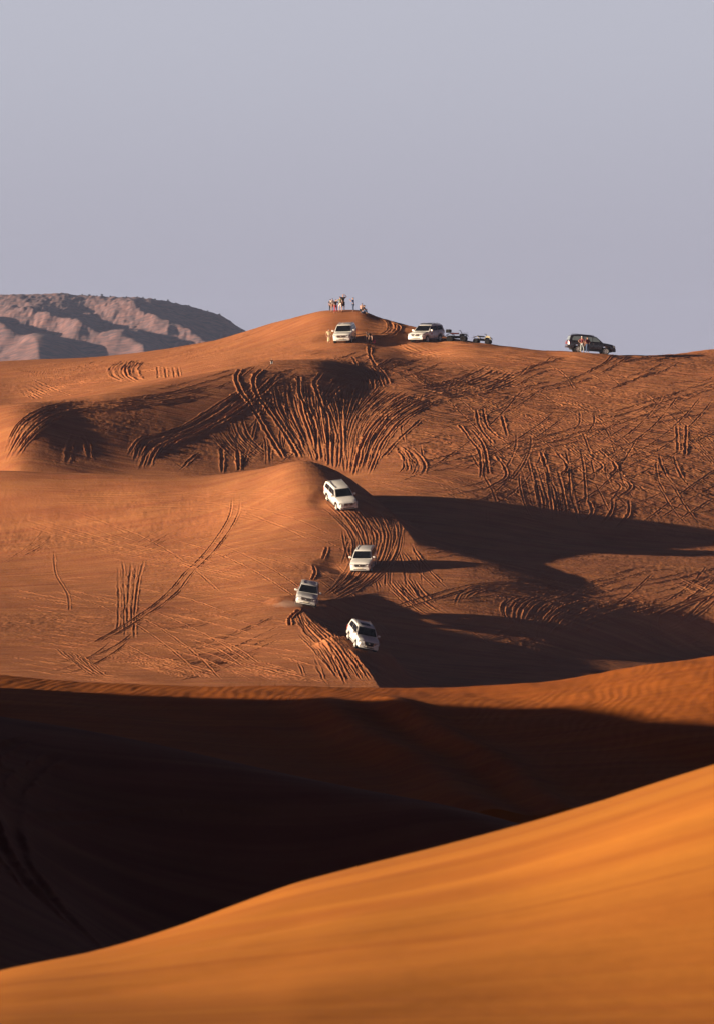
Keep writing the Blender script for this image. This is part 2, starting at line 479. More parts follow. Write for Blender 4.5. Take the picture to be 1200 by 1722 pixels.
def bundle(A, B, n, jit=0.6, trim=0.16, **kw):
    A, B = resamp(A), resamp(B)
    n = int(n * 2.9)
    order = tr.permutation(n)
    for k in order:
        t = (k + 0.5 + tr.uniform(-jit, jit)) / n
        skew = tr.uniform(-jit, jit) * 1.2 / n
        tt_ = np.clip(t + skew * np.linspace(-1, 1, len(A)), -0.05, 1.05)[:, None]
        p = A * (1 - tt_) + B * tt_
        if trim > 0:
            q = catmull(p, 10)
            i0 = int(len(q) * tr.uniform(0, trim)); i1 = len(q) - int(len(q) * tr.uniform(0, trim))
            p = q[i0:i1:8]
            if len(p) < 3:
                continue
        k2 = dict(kw)
        k2['depth'] = kw.get('depth', 0.07) * tr.uniform(0.35, 1.25)
        k2['hw'] = kw.get('hw', 0.17) * tr.uniform(0.7, 1.25)
        k2['fade'] = kw.get('fade', 6.0) * tr.uniform(0.6, 1.6)
        track(p, **k2)

# -- faint old tracks first
bundle([(0, 815), (200, 825), (400, 815), (500, 800)], [(0, 862), (150, 852), (350, 852), (500, 835), (585, 875)], 12, trim=.3, depth=.03, hw=.2)
bundle([(0, 1050), (200, 1078), (350, 1070), (450, 1035), (500, 1000)], [(0, 1120), (200, 1148), (350, 1135), (450, 1090), (520, 1060)], 14, trim=.3, depth=.035, hw=.2)
bundle([(0, 985), (150, 1010), (300, 1000), (420, 985), (500, 975)], [(0, 1040), (150, 1065), (300, 1060), (400, 1035), (490, 1005)], 9, trim=.35, depth=.022, hw=.25)
bundle([(250, 880), (330, 868), (420, 858), (520, 850)], [(330, 955), (420, 968), (500, 962), (520, 952)], 12, trim=.3, depth=.045, hw=.2)
bundle([(560, 610), (700, 600), (820, 592)], [(640, 700), (800, 690), (960, 660), (1100, 640)], 16, trim=.4, depth=.035, hw=.22)
bundle([(900, 610), (1000, 640), (1200, 690)], [(780, 700), (900, 760), (1050, 800), (1200, 850)], 26, trim=.42, depth=.032, hw=.16)
bundle([(960, 700), (1080, 760), (1200, 800)], [(800, 790), (1000, 850), (1200, 900)], 20, trim=.42, depth=.035, hw=.16)
bundle([(700, 700), (900, 680), (1200, 640)], [(650, 800), (850, 820), (1100, 800), (1200, 760)], 18, trim=.42, depth=.028, hw=.18)
bundle([(700, 800), (780, 850), (850, 870)], [(760, 770), (850, 790), (950, 800)], 6, trim=.3, depth=.05, hw=.2)
bundle([(700, 930), (850, 945), (1200, 965)], [(760, 1000), (900, 995), (1200, 995)], 16, trim=.35, depth=.025, hw=.22)
bundle([(0, 630), (100, 628), (200, 640)], [(0, 660), (80, 665), (160, 660)], 7, trim=.3, depth=.09, hw=.3)
bundle([(20, 655), (60, 675)], [(60, 640), (110, 665)], 4, depth=.12, hw=.28)
bundle([(0, 612), (60, 606)], [(80, 622), (160, 606)], 7, depth=.05, hw=.2)
# -- loose single passes everywhere
def scribble(n, u0, u1, v0, v1, ang, spread, lmin, lmax, depth, hw=.15, curve=35, pair=1.5, bead=0.0):
    for _ in range(n):
        u = tr.uniform(u0, u1); v = tr.uniform(v0, v1); a = math.radians(ang + tr.normal(0, spread)); L_ = tr.uniform(lmin, lmax)
        cv_ = math.radians(tr.normal(0, curve)); p = []
        for k in range(6):
            p.append((u, v)); u += math.cos(a) * L_ / 5; v += math.sin(a) * L_ / 5; a += cv_ / 5
            if not (v0 - 6 < v < v1 + 6): break
        if len(p) > 2:
            track(p, hw=hw * tr.uniform(.7, 1.2), depth=depth * tr.uniform(.4, 1.2), pair=pair if tr.random() < .6 else 0, bead=bead, fade=5)
scribble(80, 640, 1200, 615, 890, 16, 10, 160, 460, .085, curve=28)
scribble(60, 600, 1200, 630, 890, -12, 10, 160, 460, .085, curve=28)
scribble(16, 760, 1150, 680, 890, 75, 18, 50, 120, .09, hw=.2, curve=50)
scribble(30, 420, 730, 630, 790, 95, 28, 40, 120, .10, hw=.18, pair=0)
scribble(60, 0, 540, 805, 1145, 3, 8, 160, 460, .065, curve=30)
scribble(3, 40, 400, 830, 1060, 120, 20, 60, 160, .035, bead=.5)
scribble(40, 0, 540, 606, 672, -4, 9, 100, 300, .09)
scribble(60, 690, 1200, 955, 1095, -6, 8, 160, 420, .09)
scribble(10, 560, 690, 870, 1000, 70, 20, 60, 140, .07, hw=.18)
scribble(60, 420, 1100, 592, 665, 2, 14, 80, 240, .12)
scribble(12, 500, 660, 1030, 1150, 50, 15, 50, 120, .07)
# -- the wide bowl under the far dune
bundle([(0, 782), (20, 745), (35, 705), (60, 685), (110, 677), (200, 671), (300, 658), (400, 638)],
       [(14, 790), (45, 752), (72, 715), (105, 700), (180, 693), (250, 683), (330, 672), (400, 655)], 7, depth=.14, hw=.26, trim=.1)
bundle([(400, 642), (480, 634), (560, 628), (640, 625)], [(400, 700), (460, 677), (520, 658), (620, 650)], 12, depth=.11, hw=.24, trim=.25)
bundle([(345, 727), (365, 748), (390, 770), (425, 795)], [(410, 690), (415, 725), (440, 752), (480, 778)], 9, depth=.11, hw=.22, trim=.1)
bundle([(455, 635), (468, 690), (495, 735), (520, 786)], [(545, 645), (548, 695), (553, 740), (555, 794)], 12, depth=.15, hw=.22, trim=.12)
bundle([(600, 640), (572, 680), (560, 730), (558, 796)], [(775, 668), (705, 692), (660, 728), (638, 767), (622, 808)], 22, depth=.16, hw=.24, trim=.06)
bundle([(520, 640), (552, 690), (570, 740), (575, 796)], [(660, 625), (620, 670), (590, 720), (585, 796)], 9, depth=.13, hw=.2, trim=.12)
bundle([(640, 660), (600, 690), (585, 730), (580, 795)], [(700, 672), (650, 700), (620, 735), (604, 800)], 6, depth=.12, hw=.2, bead=.6)
bundle([(207, 792), (212, 762), (237, 736), (278, 727), (325, 708), (352, 690), (378, 672), (425, 642), (447, 620)],
       [(255, 794), (262, 768), (285, 748), (320, 737), (348, 725), (385, 702), (415, 684), (445, 660), (490, 614)], 5, jit=.2, depth=.22, hw=.28)
track([(405, 620), (397, 635), (405, 657), (425, 687), (450, 730), (482, 778)], hw=.34, depth=.24)
track([(443, 620), (427, 637), (432, 662), (452, 692), (475, 725), (505, 772)], hw=.34, depth=.24)
track([(504, 630), (504, 662), (517, 687), (530, 717), (532, 755), (537, 785)], hw=.3, depth=.22)
track([(542, 625), (530, 645), (537, 675), (550, 702), (552, 745), (553, 788)], hw=.3, depth=.22)
track([(575, 627), (556, 648), (540, 672)], hw=.26, depth=.18)
track([(605, 637), (567, 657), (547, 687)], hw=.26, depth=.18)
track([(712, 702), (675, 735), (640, 772)], hw=.26, depth=.18)
track([(687, 670), (650, 695), (620, 725), (605, 755), (595, 802)], hw=.28, depth=.2)
for q in ([(605, 625), (616, 640), (618, 657)], [(612, 619), (625, 637), (628, 655)], [(622, 616), (635, 631), (643, 652)], [(635, 616), (648, 631), (653, 647)],
          [(620, 580), (622, 600), (631, 616)], [(592, 598), (600, 616)]):
    track(q, hw=.28, depth=.2, bead=.5, fade=1)
bundle([(660, 748), (676, 769), (676, 787), (660, 803)], [(673, 737), (702, 763), (717, 788), (692, 816)], 4, jit=.1, depth=.18, hw=.28)
track([(372, 750), (374, 796)], hw=.3, depth=.2, fade=1); track([(399, 753), (402, 796)], hw=.3, depth=.2, fade=1)
bundle([(300, 796), (330, 765), (356, 750)], [(285, 770), (330, 800)], 5, depth=.13, hw=.24)
track([(133, 722), (146, 745), (153, 775)], hw=.4, depth=.13, fade=3); track([(130, 725), (118, 750), (113, 785)], hw=.4, depth=.07, fade=3)
track([(210, 693), (280, 712), (320, 722)], hw=.22, depth=.08)
# -- the far slope on the right
bundle([(640, 662), (700, 650), (760, 638), (800, 622), (830, 600)], [(700, 676), (780, 668), (850, 650), (890, 628), (905, 608)], 7, depth=.11, hw=.3, trim=.15)
bundle([(760, 640), (840, 665)], [(720, 650), (800, 675)], 7, depth=.08, hw=.2, bead=.5)
for o in (0, 9):
    track([(700, 779 + o), (800, 756 + o), (900, 736 + o), (1000, 713 + o), (1112, 700 + o), (1200, 682 + o)], hw=.2, depth=.12)
    track([(705, 787 + o), (850, 763 + o), (937, 741 + o), (1000, 730 + o)], hw=.18, depth=.1)
for q in ([(770, 713), (795, 745), (807, 765), (807, 805)], [(800, 687), (807, 720), (830, 748)], [(812, 685), (820, 720), (855, 746)], [(842, 695), (852, 736)],
          [(832, 765), (847, 787), (847, 805), (812, 825)], [(790, 720), (812, 750), (822, 800)], [(907, 758), (917, 790), (925, 835), (930, 880)],
          [(932, 758), (953, 785), (937, 800)], [(960, 825), (975, 888)], [(987, 838), (995, 860), (980, 877)], [(1030, 835), (1027, 860), (1008, 884)],
          [(1057, 838), (1055, 865), (1033, 890)], [(1025, 803), (1043, 820), (1022, 834)], [(1047, 803), (1060, 820), (1037, 838)],
          [(1137, 712), (1139, 762)], [(1153, 712), (1151, 768)], [(1000, 752), (1035, 785), (1020, 800)], [(980, 760), (1012, 785), (985, 802)]):
    track(q, hw=.25, depth=.15, fade=1.5)
bundle([(868, 755), (880, 800), (890, 840), (893, 882)], [(962, 790), (968, 830), (978, 888)], 4, depth=.12, hw=.24, bead=.3, trim=.2)
bundle([(560, 800), (640, 812), (690, 830)], [(760, 780), (850, 800)], 3, depth=.05, hw=.2)
# -- the dune the cars come down
bundle([(510, 828), (560, 870), (588, 900), (592, 930), (575, 968), (535, 1006)], [(640, 848), (673, 880), (677, 915), (655, 955), (620, 985), (560, 1013)], 15, depth=.09, hw=.18, bead=.25)
bundle([(600, 870), (630, 900), (625, 940)], [(655, 860), (675, 890), (660, 940)], 4, depth=.14, hw=.2, bead=.7)
track([(588, 905), (580, 930), (575, 950)], hw=.18, depth=.1, bead=.8)
bundle([(560, 795), (600, 815), (640, 845)], [(540, 798), (590, 830), (640, 875)], 4, depth=.08, hw=.2)
bundle([(636, 972), (662, 1000), (700, 1030), (740, 1044)], [(690, 958), (702, 985), (727, 1012), (790, 1044)], 8, depth=.13, hw=.2)
track([(685, 925), (712, 960), (745, 992)], pair=1.1, hw=.2, depth=.12)
bundle([(1010, 970), (900, 975), (790, 985), (745, 1005), (748, 1036)], [(1010, 992), (900, 989), (812, 996), (768, 1015), (778, 1043)], 6, depth=.11, hw=.2)
track([(640, 1032), (720, 1006), (800, 985), (900, 978)], hw=.2, depth=.1, pair=.9)
bundle([(883, 997), (843, 1013), (843, 1040), (855, 1064)], [(1190, 1008), (1080, 1025), (1000, 1050), (955, 1088)], 12, depth=.14, hw=.24, bead=.3)
for o in (0, 15):
    track([(1200 + o, 995), (1117 + o, 1026), (1092 + o, 1047), (1115 + o, 1088)], hw=.22, depth=.14)
bundle([(1200, 1020), (1120, 1050), (1040, 1085)], [(1200, 1050), (1140, 1070), (1080, 1095)], 4, depth=.07, hw=.2)
bundle([(1110, 975), (1180, 1010), (1200, 1030)], [(1150, 960), (1200, 985)], 4, depth=.07, hw=.2)
bundle([(497, 1026), (508, 1060), (538, 1090), (555, 1125), (572, 1156)], [(516, 1023), (560, 1050), (602, 1085), (642, 1130), (668, 1158)], 13, depth=.13, hw=.2, trim=.12)
track([(505, 1024), (489, 1040), (487, 1053)], hw=.24, depth=.2, fade=.6)
bundle([(487, 1055), (520, 1085), (560, 1130), (580, 1156)], [(520, 1070), (545, 1100), (570, 1150)], 3, depth=.09, hw=.18)
track([(465, 1102), (517, 1117), (560, 1125)], hw=.2, depth=.1)
track([(405, 1120), (480, 1132), (545, 1149)], hw=.2, depth=.1)
bundle([(400, 1100), (500, 1130), (600, 1152)], [(330, 1120), (440, 1140), (540, 1156)], 5, depth=.04, hw=.2)
track([(526, 950), (530, 962), (524, 975)], hw=.25, depth=.14, fade=.6); track([(550, 918), (547, 930), (542, 942)], hw=.25, depth=.12, fade=.8)
bundle([(190, 938), (197, 975), (200, 1025), (196, 1082)], [(255, 926), (240, 975), (232, 1030), (234, 1078)], 2, jit=.3, trim=.1, depth=.08, fade=7, hw=.2, bead=.4)
bundle([(195, 932), (240, 905), (320, 870), (450, 852)], [(250, 928), (300, 900), (380, 872), (470, 862)], 5, depth=.06, hw=.18)
for o in (0, 13):
    track([(391 + o, 832), (386 + o, 868), (352 + o, 922), (312 + o, 962), (282 + o, 998), (232 + o, 1036), (155 + o, 1082)], hw=.18, depth=.1, bead=.3)
for o in (0, 8, 17):
    track([(30, 862 + o), (100, 884 + o), (200, 912 + o), (320, 938 + o), (420, 958 + o)], hw=.18, depth=.07)
track([(110, 860), (170, 885), (215, 905)], pair=1.2, hw=.18, depth=.06)
bundle([(0, 922), (60, 897), (88, 888)], [(0, 962), (70, 930), (112, 893)], 4, depth=.07, hw=.2)
bundle([(94, 1088), (124, 1114), (165, 1143)], [(126, 1094), (160, 1120), (192, 1143)], 4, depth=.11, hw=.18, bead=.5)
track([(90, 925), (95, 965), (115, 1000), (118, 1030)], hw=.14, depth=.07, bead=.95)
bundle([(280, 1110), (340, 1105)], [(290, 1125), (350, 1118)], 4, depth=.12, hw=.22)
bundle([(150, 1100), (260, 1130), (330, 1150)], [(200, 1085), (330, 1120), (420, 1150)], 8, depth=.05, hw=.18, trim=.3)
# -- the far dune with the people
bundle([(207, 606), (184, 620), (190, 633), (214, 643)], [(244, 606), (230, 620), (236, 635), (252, 642)], 5, jit=.1, depth=.2, hw=.3, fade=1.2)
for x in (265, 278, 292, 300):
    track([(x, 616), (x + 3, 636)], hw=.25, depth=.12, fade=1)
bundle([(240, 600), (330, 590), (420, 570)], [(260, 630), (350, 615), (440, 600)], 8, depth=.04, hw=.25, trim=.3)
bundle([(540, 533), (580, 536), (615, 542), (636, 554)], [(540, 552), (580, 553), (610, 560)], 5, depth=.08, hw=.22, trim=.15)
bundle([(585, 523), (620, 531), (648, 541), (656, 550), (640, 561), (605, 570)], [(610, 524), (640, 533), (668, 548), (672, 557), (650, 569), (615, 580)], 5, depth=.2, hw=.32)
bundle([(560, 576), (520, 586), (490, 598)], [(600, 582), (540, 594), (500, 603)], 5, depth=.12, hw=.25)
bundle([(660, 560), (720, 590), (800, 600)], [(640, 585), (700, 600), (760, 612)], 6, depth=.1, hw=.28, trim=.25)

# -- worn tracks on the dark near dune
for q in ([(-1.0, 138), (-3.4, 138.5), (-5.6, 135), (-6.2, 130), (-5.4, 124), (-4.2, 119)], [(-6.6, 145), (-7.1, 140), (-7.0, 133), (-6.2, 126), (-5.2, 121)],
          [(-5.9, 143), (-6.4, 138), (-6.4, 132), (-5.8, 127)]):
    stamp(catmull(q), 0.28, 0.16, fade=3)
# -- grain: churned sand, wind streaks, ripples
far = np.clip((GY - 560) / 10, 0, 1) * np.clip((900 - GY) / 60, 0, 1)
g0, g1 = np.searchsorted(Y, 560), np.searchsorted(Y, 900)
gx, gy = GX[g0:g1], GY[g0:g1]
patch = np.clip(fbm(gx / 12, gy / 12, 2, 21) * 1.4 + 0.45, 0.1, 1.0)
rightness = np.clip((gx + 2) / 10, 0, 1) * np.clip((gy - 690) / 20, 0, 1)
ca_, sa_ = math.cos(.55), math.sin(.55)
H[g0:g1] += far[g0:g1] * (patch * (0.035 + 0.015 * rightness) * fbm(gx / 0.4, gy / 0.8, 2, 30)
                          + 0.055 * fbm(gx / 4.5, gy / 0.45, 2, 33)
                          + 0.045 * rightness * fbm(gx / 2.2, gy / 3.0, 2, 39)
                          + 0.07 * rightness * fbm((gx * ca_ - gy * sa_) / 3.5, (gx * sa_ + gy * ca_) / 0.45, 2, 36))
g0, g1 = np.searchsorted(Y, 178), np.searchsorted(Y, 241)
gx, gy = GX[g0:g1], GY[g0:g1]
wx = gx + 0.5 * fbm(gx / 2.0, gy / 5.0, 2, 40); 
rp = np.sin((wx * 0.93 - gy * 0.10 + 0.25 * vnoise(gx / .8, gy / 4, 3)) * 2 * math.pi / 0.33)
H[g0:g1] += (0.0032 * rp * np.clip(0.6 + 1.5 * fbm(gx / 3, gy / 9, 2, 44), 0, 1) + 0.16 * fbm(gx / 3.5 + gy / 14, gy / 16, 2, 45)
             + 0.02 * fbm(gx / 0.5, gy / 3, 2, 46)).astype(np.float32)
# two broad scarps down the middle dune
for (xa, ya), (xb, yb), hgt, wd in (((-1.5, 226), (2.8, 184), .32, .8), ((0.8, 226), (4.8, 184), .26, .6)):
    xc = xa + (gy - ya) / (yb - ya) * (xb - xa) + 0.3 * vnoise(gy / 7, gy * 0, 9)
    dd = (gx - xc) / wd
    H[g0:g1] += (hgt * np.exp(-dd * dd) * np.clip((228 - gy) / 10, 0, 1)).astype(np.float32)
# gentle swells along the near dune and old tracks on the dark one
g0, g1 = np.searchsorted(Y, 40), np.searchsorted(Y, 90)
gx, gy = GX[g0:g1], GY[g0:g1]
H[g0:g1] += (np.clip((gy - 42) / 5, 0, 1) * (0.030 * fbm((gx + gy) / 9.0, (gy - gx) / 1.3, 2, 50) + 0.003 * fbm((gx + gy) / 1.5, (gy - gx) / 0.25, 2, 52))).astype(np.float32)
Z = Z + H


# ------------------------------------------------------------------ materials
def newmat(name):
    m = bpy.data.materials.new(name); m.use_nodes = True
    return m, m.node_tree, m.node_tree.nodes['Principled BSDF']

def sand_material():
    m, t, b = newmat('sand')
    N, L = t.nodes, t.links
    b.inputs['Roughness'].default_value = 0.95
    b.inputs['Specular IOR Level'].default_value = 0.1
    geo = N.new('ShaderNodeNewGeometry')
    sep = N.new('ShaderNodeSeparateXYZ'); L.new(geo.outputs['Position'], sep.inputs[0])
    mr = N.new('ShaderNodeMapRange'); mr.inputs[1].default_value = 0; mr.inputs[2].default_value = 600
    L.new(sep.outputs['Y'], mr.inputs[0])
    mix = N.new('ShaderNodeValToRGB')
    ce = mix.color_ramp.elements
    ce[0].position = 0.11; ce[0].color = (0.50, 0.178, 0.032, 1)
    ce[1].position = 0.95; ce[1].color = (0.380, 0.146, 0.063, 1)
    k = ce.new(0.16); k.color = (0.23, 0.095, 0.055, 1)  # darker band: the left dune's deeper shade put into the sand colour
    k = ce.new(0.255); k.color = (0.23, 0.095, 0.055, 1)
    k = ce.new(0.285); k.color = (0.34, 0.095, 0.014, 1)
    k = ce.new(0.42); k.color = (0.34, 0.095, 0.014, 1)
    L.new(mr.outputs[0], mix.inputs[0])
    n1 = N.new('ShaderNodeTexNoise'); n1.inputs['Scale'].default_value = 0.35; n1.inputs['Detail'].default_value = 8
    L.new(geo.outputs['Position'], n1.inputs['Vector'])
    r = N.new('ShaderNodeMapRange'); r.inputs[1].default_value = 0.3; r.inputs[2].default_value = 0.7
    r.inputs[3].default_value = 0.86; r.inputs[4].default_value = 1.1
    L.new(n1.outputs[0], r.inputs[0])
    mul = N.new('ShaderNodeVectorMath'); mul.operation = 'SCALE'
    L.new(mix.outputs[0], mul.inputs[0]); L.new(r.outputs[0], mul.inputs['Scale'])
    # bands of darker and paler grains lying along the dune
    mp = N.new('ShaderNodeMapping'); mp.inputs['Rotation'].default_value = (0, 0, math.radians(-45)); mp.inputs['Scale'].default_value = (0.10, 1.1, 0.3)
    L.new(geo.outputs['Position'], mp.inputs[0])
    n2 = N.new('ShaderNodeTexNoise'); n2.inputs['Scale'].default_value = 1.0; n2.inputs['Detail'].default_value = 4; n2.inputs['Distortion'].default_value = 0.4
    L.new(mp.outputs[0], n2.inputs['Vector'])
    rr = N.new('ShaderNodeValToRGB')
    rr.color_ramp.elements[0].position = 0.35; rr.color_ramp.elements[0].color = (0.88, 0.80, 0.78, 1)
    rr.color_ramp.elements[1].position = 0.66; rr.color_ramp.elements[1].color = (1.08, 1.12, 1.0, 1)
    L.new(n2.outputs[0], rr.inputs[0])
    m2 = N.new('ShaderNodeVectorMath'); m2.operation = 'MULTIPLY'
    L.new(mul.outputs[0], m2.inputs[0]); L.new(rr.outputs[0], m2.inputs[1])
    n3 = N.new('ShaderNodeTexNoise'); n3.inputs['Scale'].default_value = 4.0; n3.inputs['Detail'].default_value = 5
    L.new(geo.outputs['Position'], n3.inputs['Vector'])
    bp = N.new('ShaderNodeBump'); bp.inputs['Strength'].default_value = 0.5; bp.inputs['Distance'].default_value = 0.05
    fr = N.new('ShaderNodeMapRange'); fr.inputs[1].default_value = 70; fr.inputs[2].default_value = 400; fr.inputs[3].default_value = 0.12; fr.inputs[4].default_value = 0.6
    L.new(sep.outputs['Y'], fr.inputs[0]); L.new(fr.outputs[0], bp.inputs['Strength'])
    L.new(n3.outputs[0], bp.inputs['Height']); L.new(bp.outputs[0], b.inputs['Normal'])
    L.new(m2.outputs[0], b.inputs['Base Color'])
    return m
M_SAND = sand_material()

def grid_mesh(name, X, Yg, Zg, mat):
    n, c = X.shape
    me = bpy.data.meshes.new(name)
    co = np.stack([X, Yg, Zg], -1).reshape(-1, 3).astype(np.float32)
    idx = np.arange(n * c, dtype=np.int32).reshape(n, c)
    q = np.stack([idx[:-1, :-1], idx[:-1, 1:], idx[1:, 1:], idx[1:, :-1]], -1).reshape(-1, 4)
    me.vertices.add(n * c); me.vertices.foreach_set('co', co.ravel())
    me.loops.add(q.size); me.loops.foreach_set('vertex_index', q.ravel())
    me.polygons.add(len(q))
    me.polygons.foreach_set('loop_start', np.arange(0, q.size, 4, dtype=np.int32))
    me.polygons.foreach_set('loop_total', np.full(len(q), 4, dtype=np.int32))
    me.update(calc_edges=True)
    me.polygons.foreach_set('use_smooth', np.ones(len(q), bool))
    me.materials.append(mat)
    ob = bpy.data.objects.new(name, me); S.collection.objects.link(ob)
    return ob

hz_me = bpy.data.meshes.new('haze')
_b = bmesh.new(); bmesh.ops.create_cube(_b, size=1); _b.to_mesh(hz_me); _b.free()
haze = bpy.data.objects.new('haze', hz_me); S.collection.objects.link(haze)
haze.scale = (26000, 9700, 125); haze.location = (0, 4550, 12.5)
haze['kind'] = 'stuff'; haze['label'] = 'pale dusty air over the dunes'
mh = bpy.data.materials.new('dusty_air'); mh.use_nodes = True
mh.node_tree.nodes.clear()
_v = mh.node_tree.nodes.new('ShaderNodeVolumePrincipled'); _o = mh.node_tree.nodes.new('ShaderNodeOutputMaterial')
_v.inputs['Color'].default_value = (0.50, 0.62, 1.0, 1); _v.inputs['Density'].default_value = 4e-5
_v.inputs['Anisotropy'].default_value = 0.0
mh.node_tree.links.new(_v.outputs[0], _o.inputs['Volume'])
hz_me.materials.append(mh)

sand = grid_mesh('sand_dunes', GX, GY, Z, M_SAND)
sand['kind'] = 'structure'
sand['label'] = 'orange rippled sand dunes crossed by tyre tracks'
print('grid', nr, nc)

# ------------------------------------------------------------------ materials of the objects
def mat(name, col, rough=0.6, metal=0.0, coat=0.0, spec=0.5, var=0.12, scale=3.0):
    m, t, b = newmat(name)
    b.inputs['Roughness'].default_value = rough
    b.inputs['Metallic'].default_value = metal
    b.inputs['Coat Weight'].default_value = coat
    b.inputs['Coat Roughness'].default_value = 0.06
    b.inputs['Specular IOR Level'].default_value = spec
    N, L = t.nodes, t.links
    tcn = N.new('ShaderNodeTexCoord'); n = N.new('ShaderNodeTexNoise')
    n.inputs['Scale'].default_value = scale; n.inputs['Detail'].default_value = 4
    L.new(tcn.outputs['Object'], n.inputs['Vector'])
    r = N.new('ShaderNodeValToRGB')
    r.color_ramp.elements[0].position = 0.3; r.color_ramp.elements[1].position = 0.7
    r.color_ramp.elements[0].color = (*[c * (1 - var) for c in col], 1)
    r.color_ramp.elements[1].color = (*[min(c * (1 + var), 1) for c in col], 1)
    L.new(n.outputs[0], r.inputs[0]); L.new(r.outputs[0], b.inputs['Base Color'])
    return m

M = dict(
    white=mat('white_paint', (0.86, 0.85, 0.81), 0.3, coat=1.0, var=0.05),
    black=mat('dark_paint', (0.022, 0.02, 0.024), 0.25, coat=0.7, var=0.15),
    glass=mat('tinted_glass', (0.006, 0.007, 0.009), 0.15, spec=0.22),
    clear=mat('painted_sky_glass', (0.20, 0.26, 0.29), 0.12, spec=0.9),  # pale blue paints the reflected sky into the window colour
    rubber=mat('tyre_rubber', (0.015, 0.014, 0.013), 0.9, spec=0.15),
    alloy=mat('alloy', (0.72, 0.70, 0.66), 0.35, metal=0.5),
    plastic=mat('black_plastic', (0.018, 0.017, 0.017), 0.8, spec=0.15),
    chrome=mat('chrome', (0.75, 0.75, 0.75), 0.18, metal=0.9, var=0.03),
    lamp=mat('lamp_glass', (0.40, 0.40, 0.40), 0.12, spec=0.9, var=0.05),
    red=mat('red_lens', (0.55, 0.05, 0.03), 0.25),
    plate=mat('number_plate', (0.72, 0.66, 0.52), 0.5),
    sticker=mat('red_sticker', (0.55, 0.05, 0.06), 0.5),
    skin=mat('skin', (0.50, 0.27, 0.18), 0.6),
    hair=mat('dark_hair', (0.025, 0.018, 0.014), 0.7),
    wshirt=mat('white_cloth', (0.75, 0.72, 0.68), 0.9), cream=mat('cream_cloth', (0.70, 0.62, 0.38), 0.9),
    bcloth=mat('black_cloth', (0.02, 0.018, 0.02), 0.9), rcloth=mat('red_cloth', (0.50, 0.04, 0.06), 0.9),
    blue=mat('blue_cloth', (0.05, 0.11, 0.30), 0.9), jeans=mat('denim', (0.07, 0.11, 0.21), 0.9),
    olive=mat('olive_cloth', (0.16, 0.17, 0.10), 0.9), grey=mat('grey_cloth', (0.32, 0.36, 0.38), 0.9),
    maroon=mat('dark_red_cloth', (0.14, 0.025, 0.03), 0.9), tan=mat('tan_cloth', (0.5, 0.30, 0.24), 0.9),
    yellow=mat('pale_yellow_plastic', (0.75, 0.66, 0.40), 0.4, coat=0.3),
)

def link(name, bm, m, parent=None, smooth=True):
    me = bpy.data.meshes.new(name)
    bmesh.ops.recalc_face_normals(bm, faces=bm.faces)
    bm.to_mesh(me); bm.free()
    if smooth:
        me.polygons.foreach_set('use_smooth', [True] * len(me.polygons))
        try:
            me.set_sharp_from_angle(angle=math.radians(38))
        except Exception:
            pass
    me.materials.append(m)
    o = bpy.data.objects.new(name, me); S.collection.objects.link(o)
    if parent:
        o.parent = parent
    return o

def empty(name, label, cat, group=None):
    o = bpy.data.objects.new(name, None); S.collection.objects.link(o)
    o['label'] = label; o['category'] = cat
    if group:
        o['group'] = group
    return o

def box(bm, c, s, bev=0.0, rot=None):
    r = bmesh.ops.create_cube(bm, size=1)
    vs = r['verts']
    bmesh.ops.scale(bm, vec=s, verts=vs)
    if bev > 0:
        es = list({e for v in vs for e in v.link_edges})
        r2 = bmesh.ops.bevel(bm, geom=es, offset=bev, segments=2, affect='EDGES', profile=0.5)
        vs = list({v for v in r2['verts']} | {v for v in vs if v.is_valid})
    if rot is not None:
        bmesh.ops.rotate(bm, cent=(0, 0, 0), matrix=rot, verts=vs)
    bmesh.ops.translate(bm, vec=c, verts=vs)
    return vs

def tube(bm, pts, r, n=8):
    pts = [Vector(p) for p in pts]
    rs = r if isinstance(r, (list, tuple)) else [r] * len(pts)
    rings = []
    for i, p in enumerate(pts):
        d = (pts[min(i + 1, len(pts) - 1)] - pts[max(i - 1, 0)]).normalized()
        a = d.orthogonal().normalized() if i == 0 else (rings_a - d * rings_a.dot(d)).normalized()
        rings_a = a
        b = d.cross(a)
        rings.append([bm.verts.new(p + (a * math.cos(t) + b * math.sin(t)) * rs[i]) for t in [2 * math.pi * k / n for k in range(n)]])
    for A, B in zip(rings, rings[1:]):
        for k in range(n):
            bm.faces.new((A[k], A[(k + 1) % n], B[(k + 1) % n], B[k]))
    bm.faces.new(rings[0]); bm.faces.new(rings[-1])

def lathe_y(bm, prof, n=24, c=(0, 0, 0)):
    """prof: (radius, y) turned about the y axis"""
    rings = []
    for r, y in prof:
        rings.append([bm.verts.new((c[0] + r * math.cos(t), c[1] + y, c[2] + r * math.sin(t))) for t in [2 * math.pi * k / n for k in range(n)]])
    for A, B in zip(rings, rings[1:]):
        for k in range(n):
            bm.faces.new((A[k], A[(k + 1) % n], B[(k + 1) % n], B[k]))
    bm.faces.new(rings[0]); bm.faces.new(rings[-1])

def slab(bm, poly, off):
    """a thin solid: poly pushed along off"""
    a = [bm.verts.new(p) for p in poly]; b = [bm.verts.new(Vector(p) + Vector(off)) for p in poly]
    bm.faces.new(a); bm.faces.new(b)
    for i in range(len(poly)):
        j = (i + 1) % len(poly)
        bm.faces.new((a[i], a[j], b[j], b[i]))

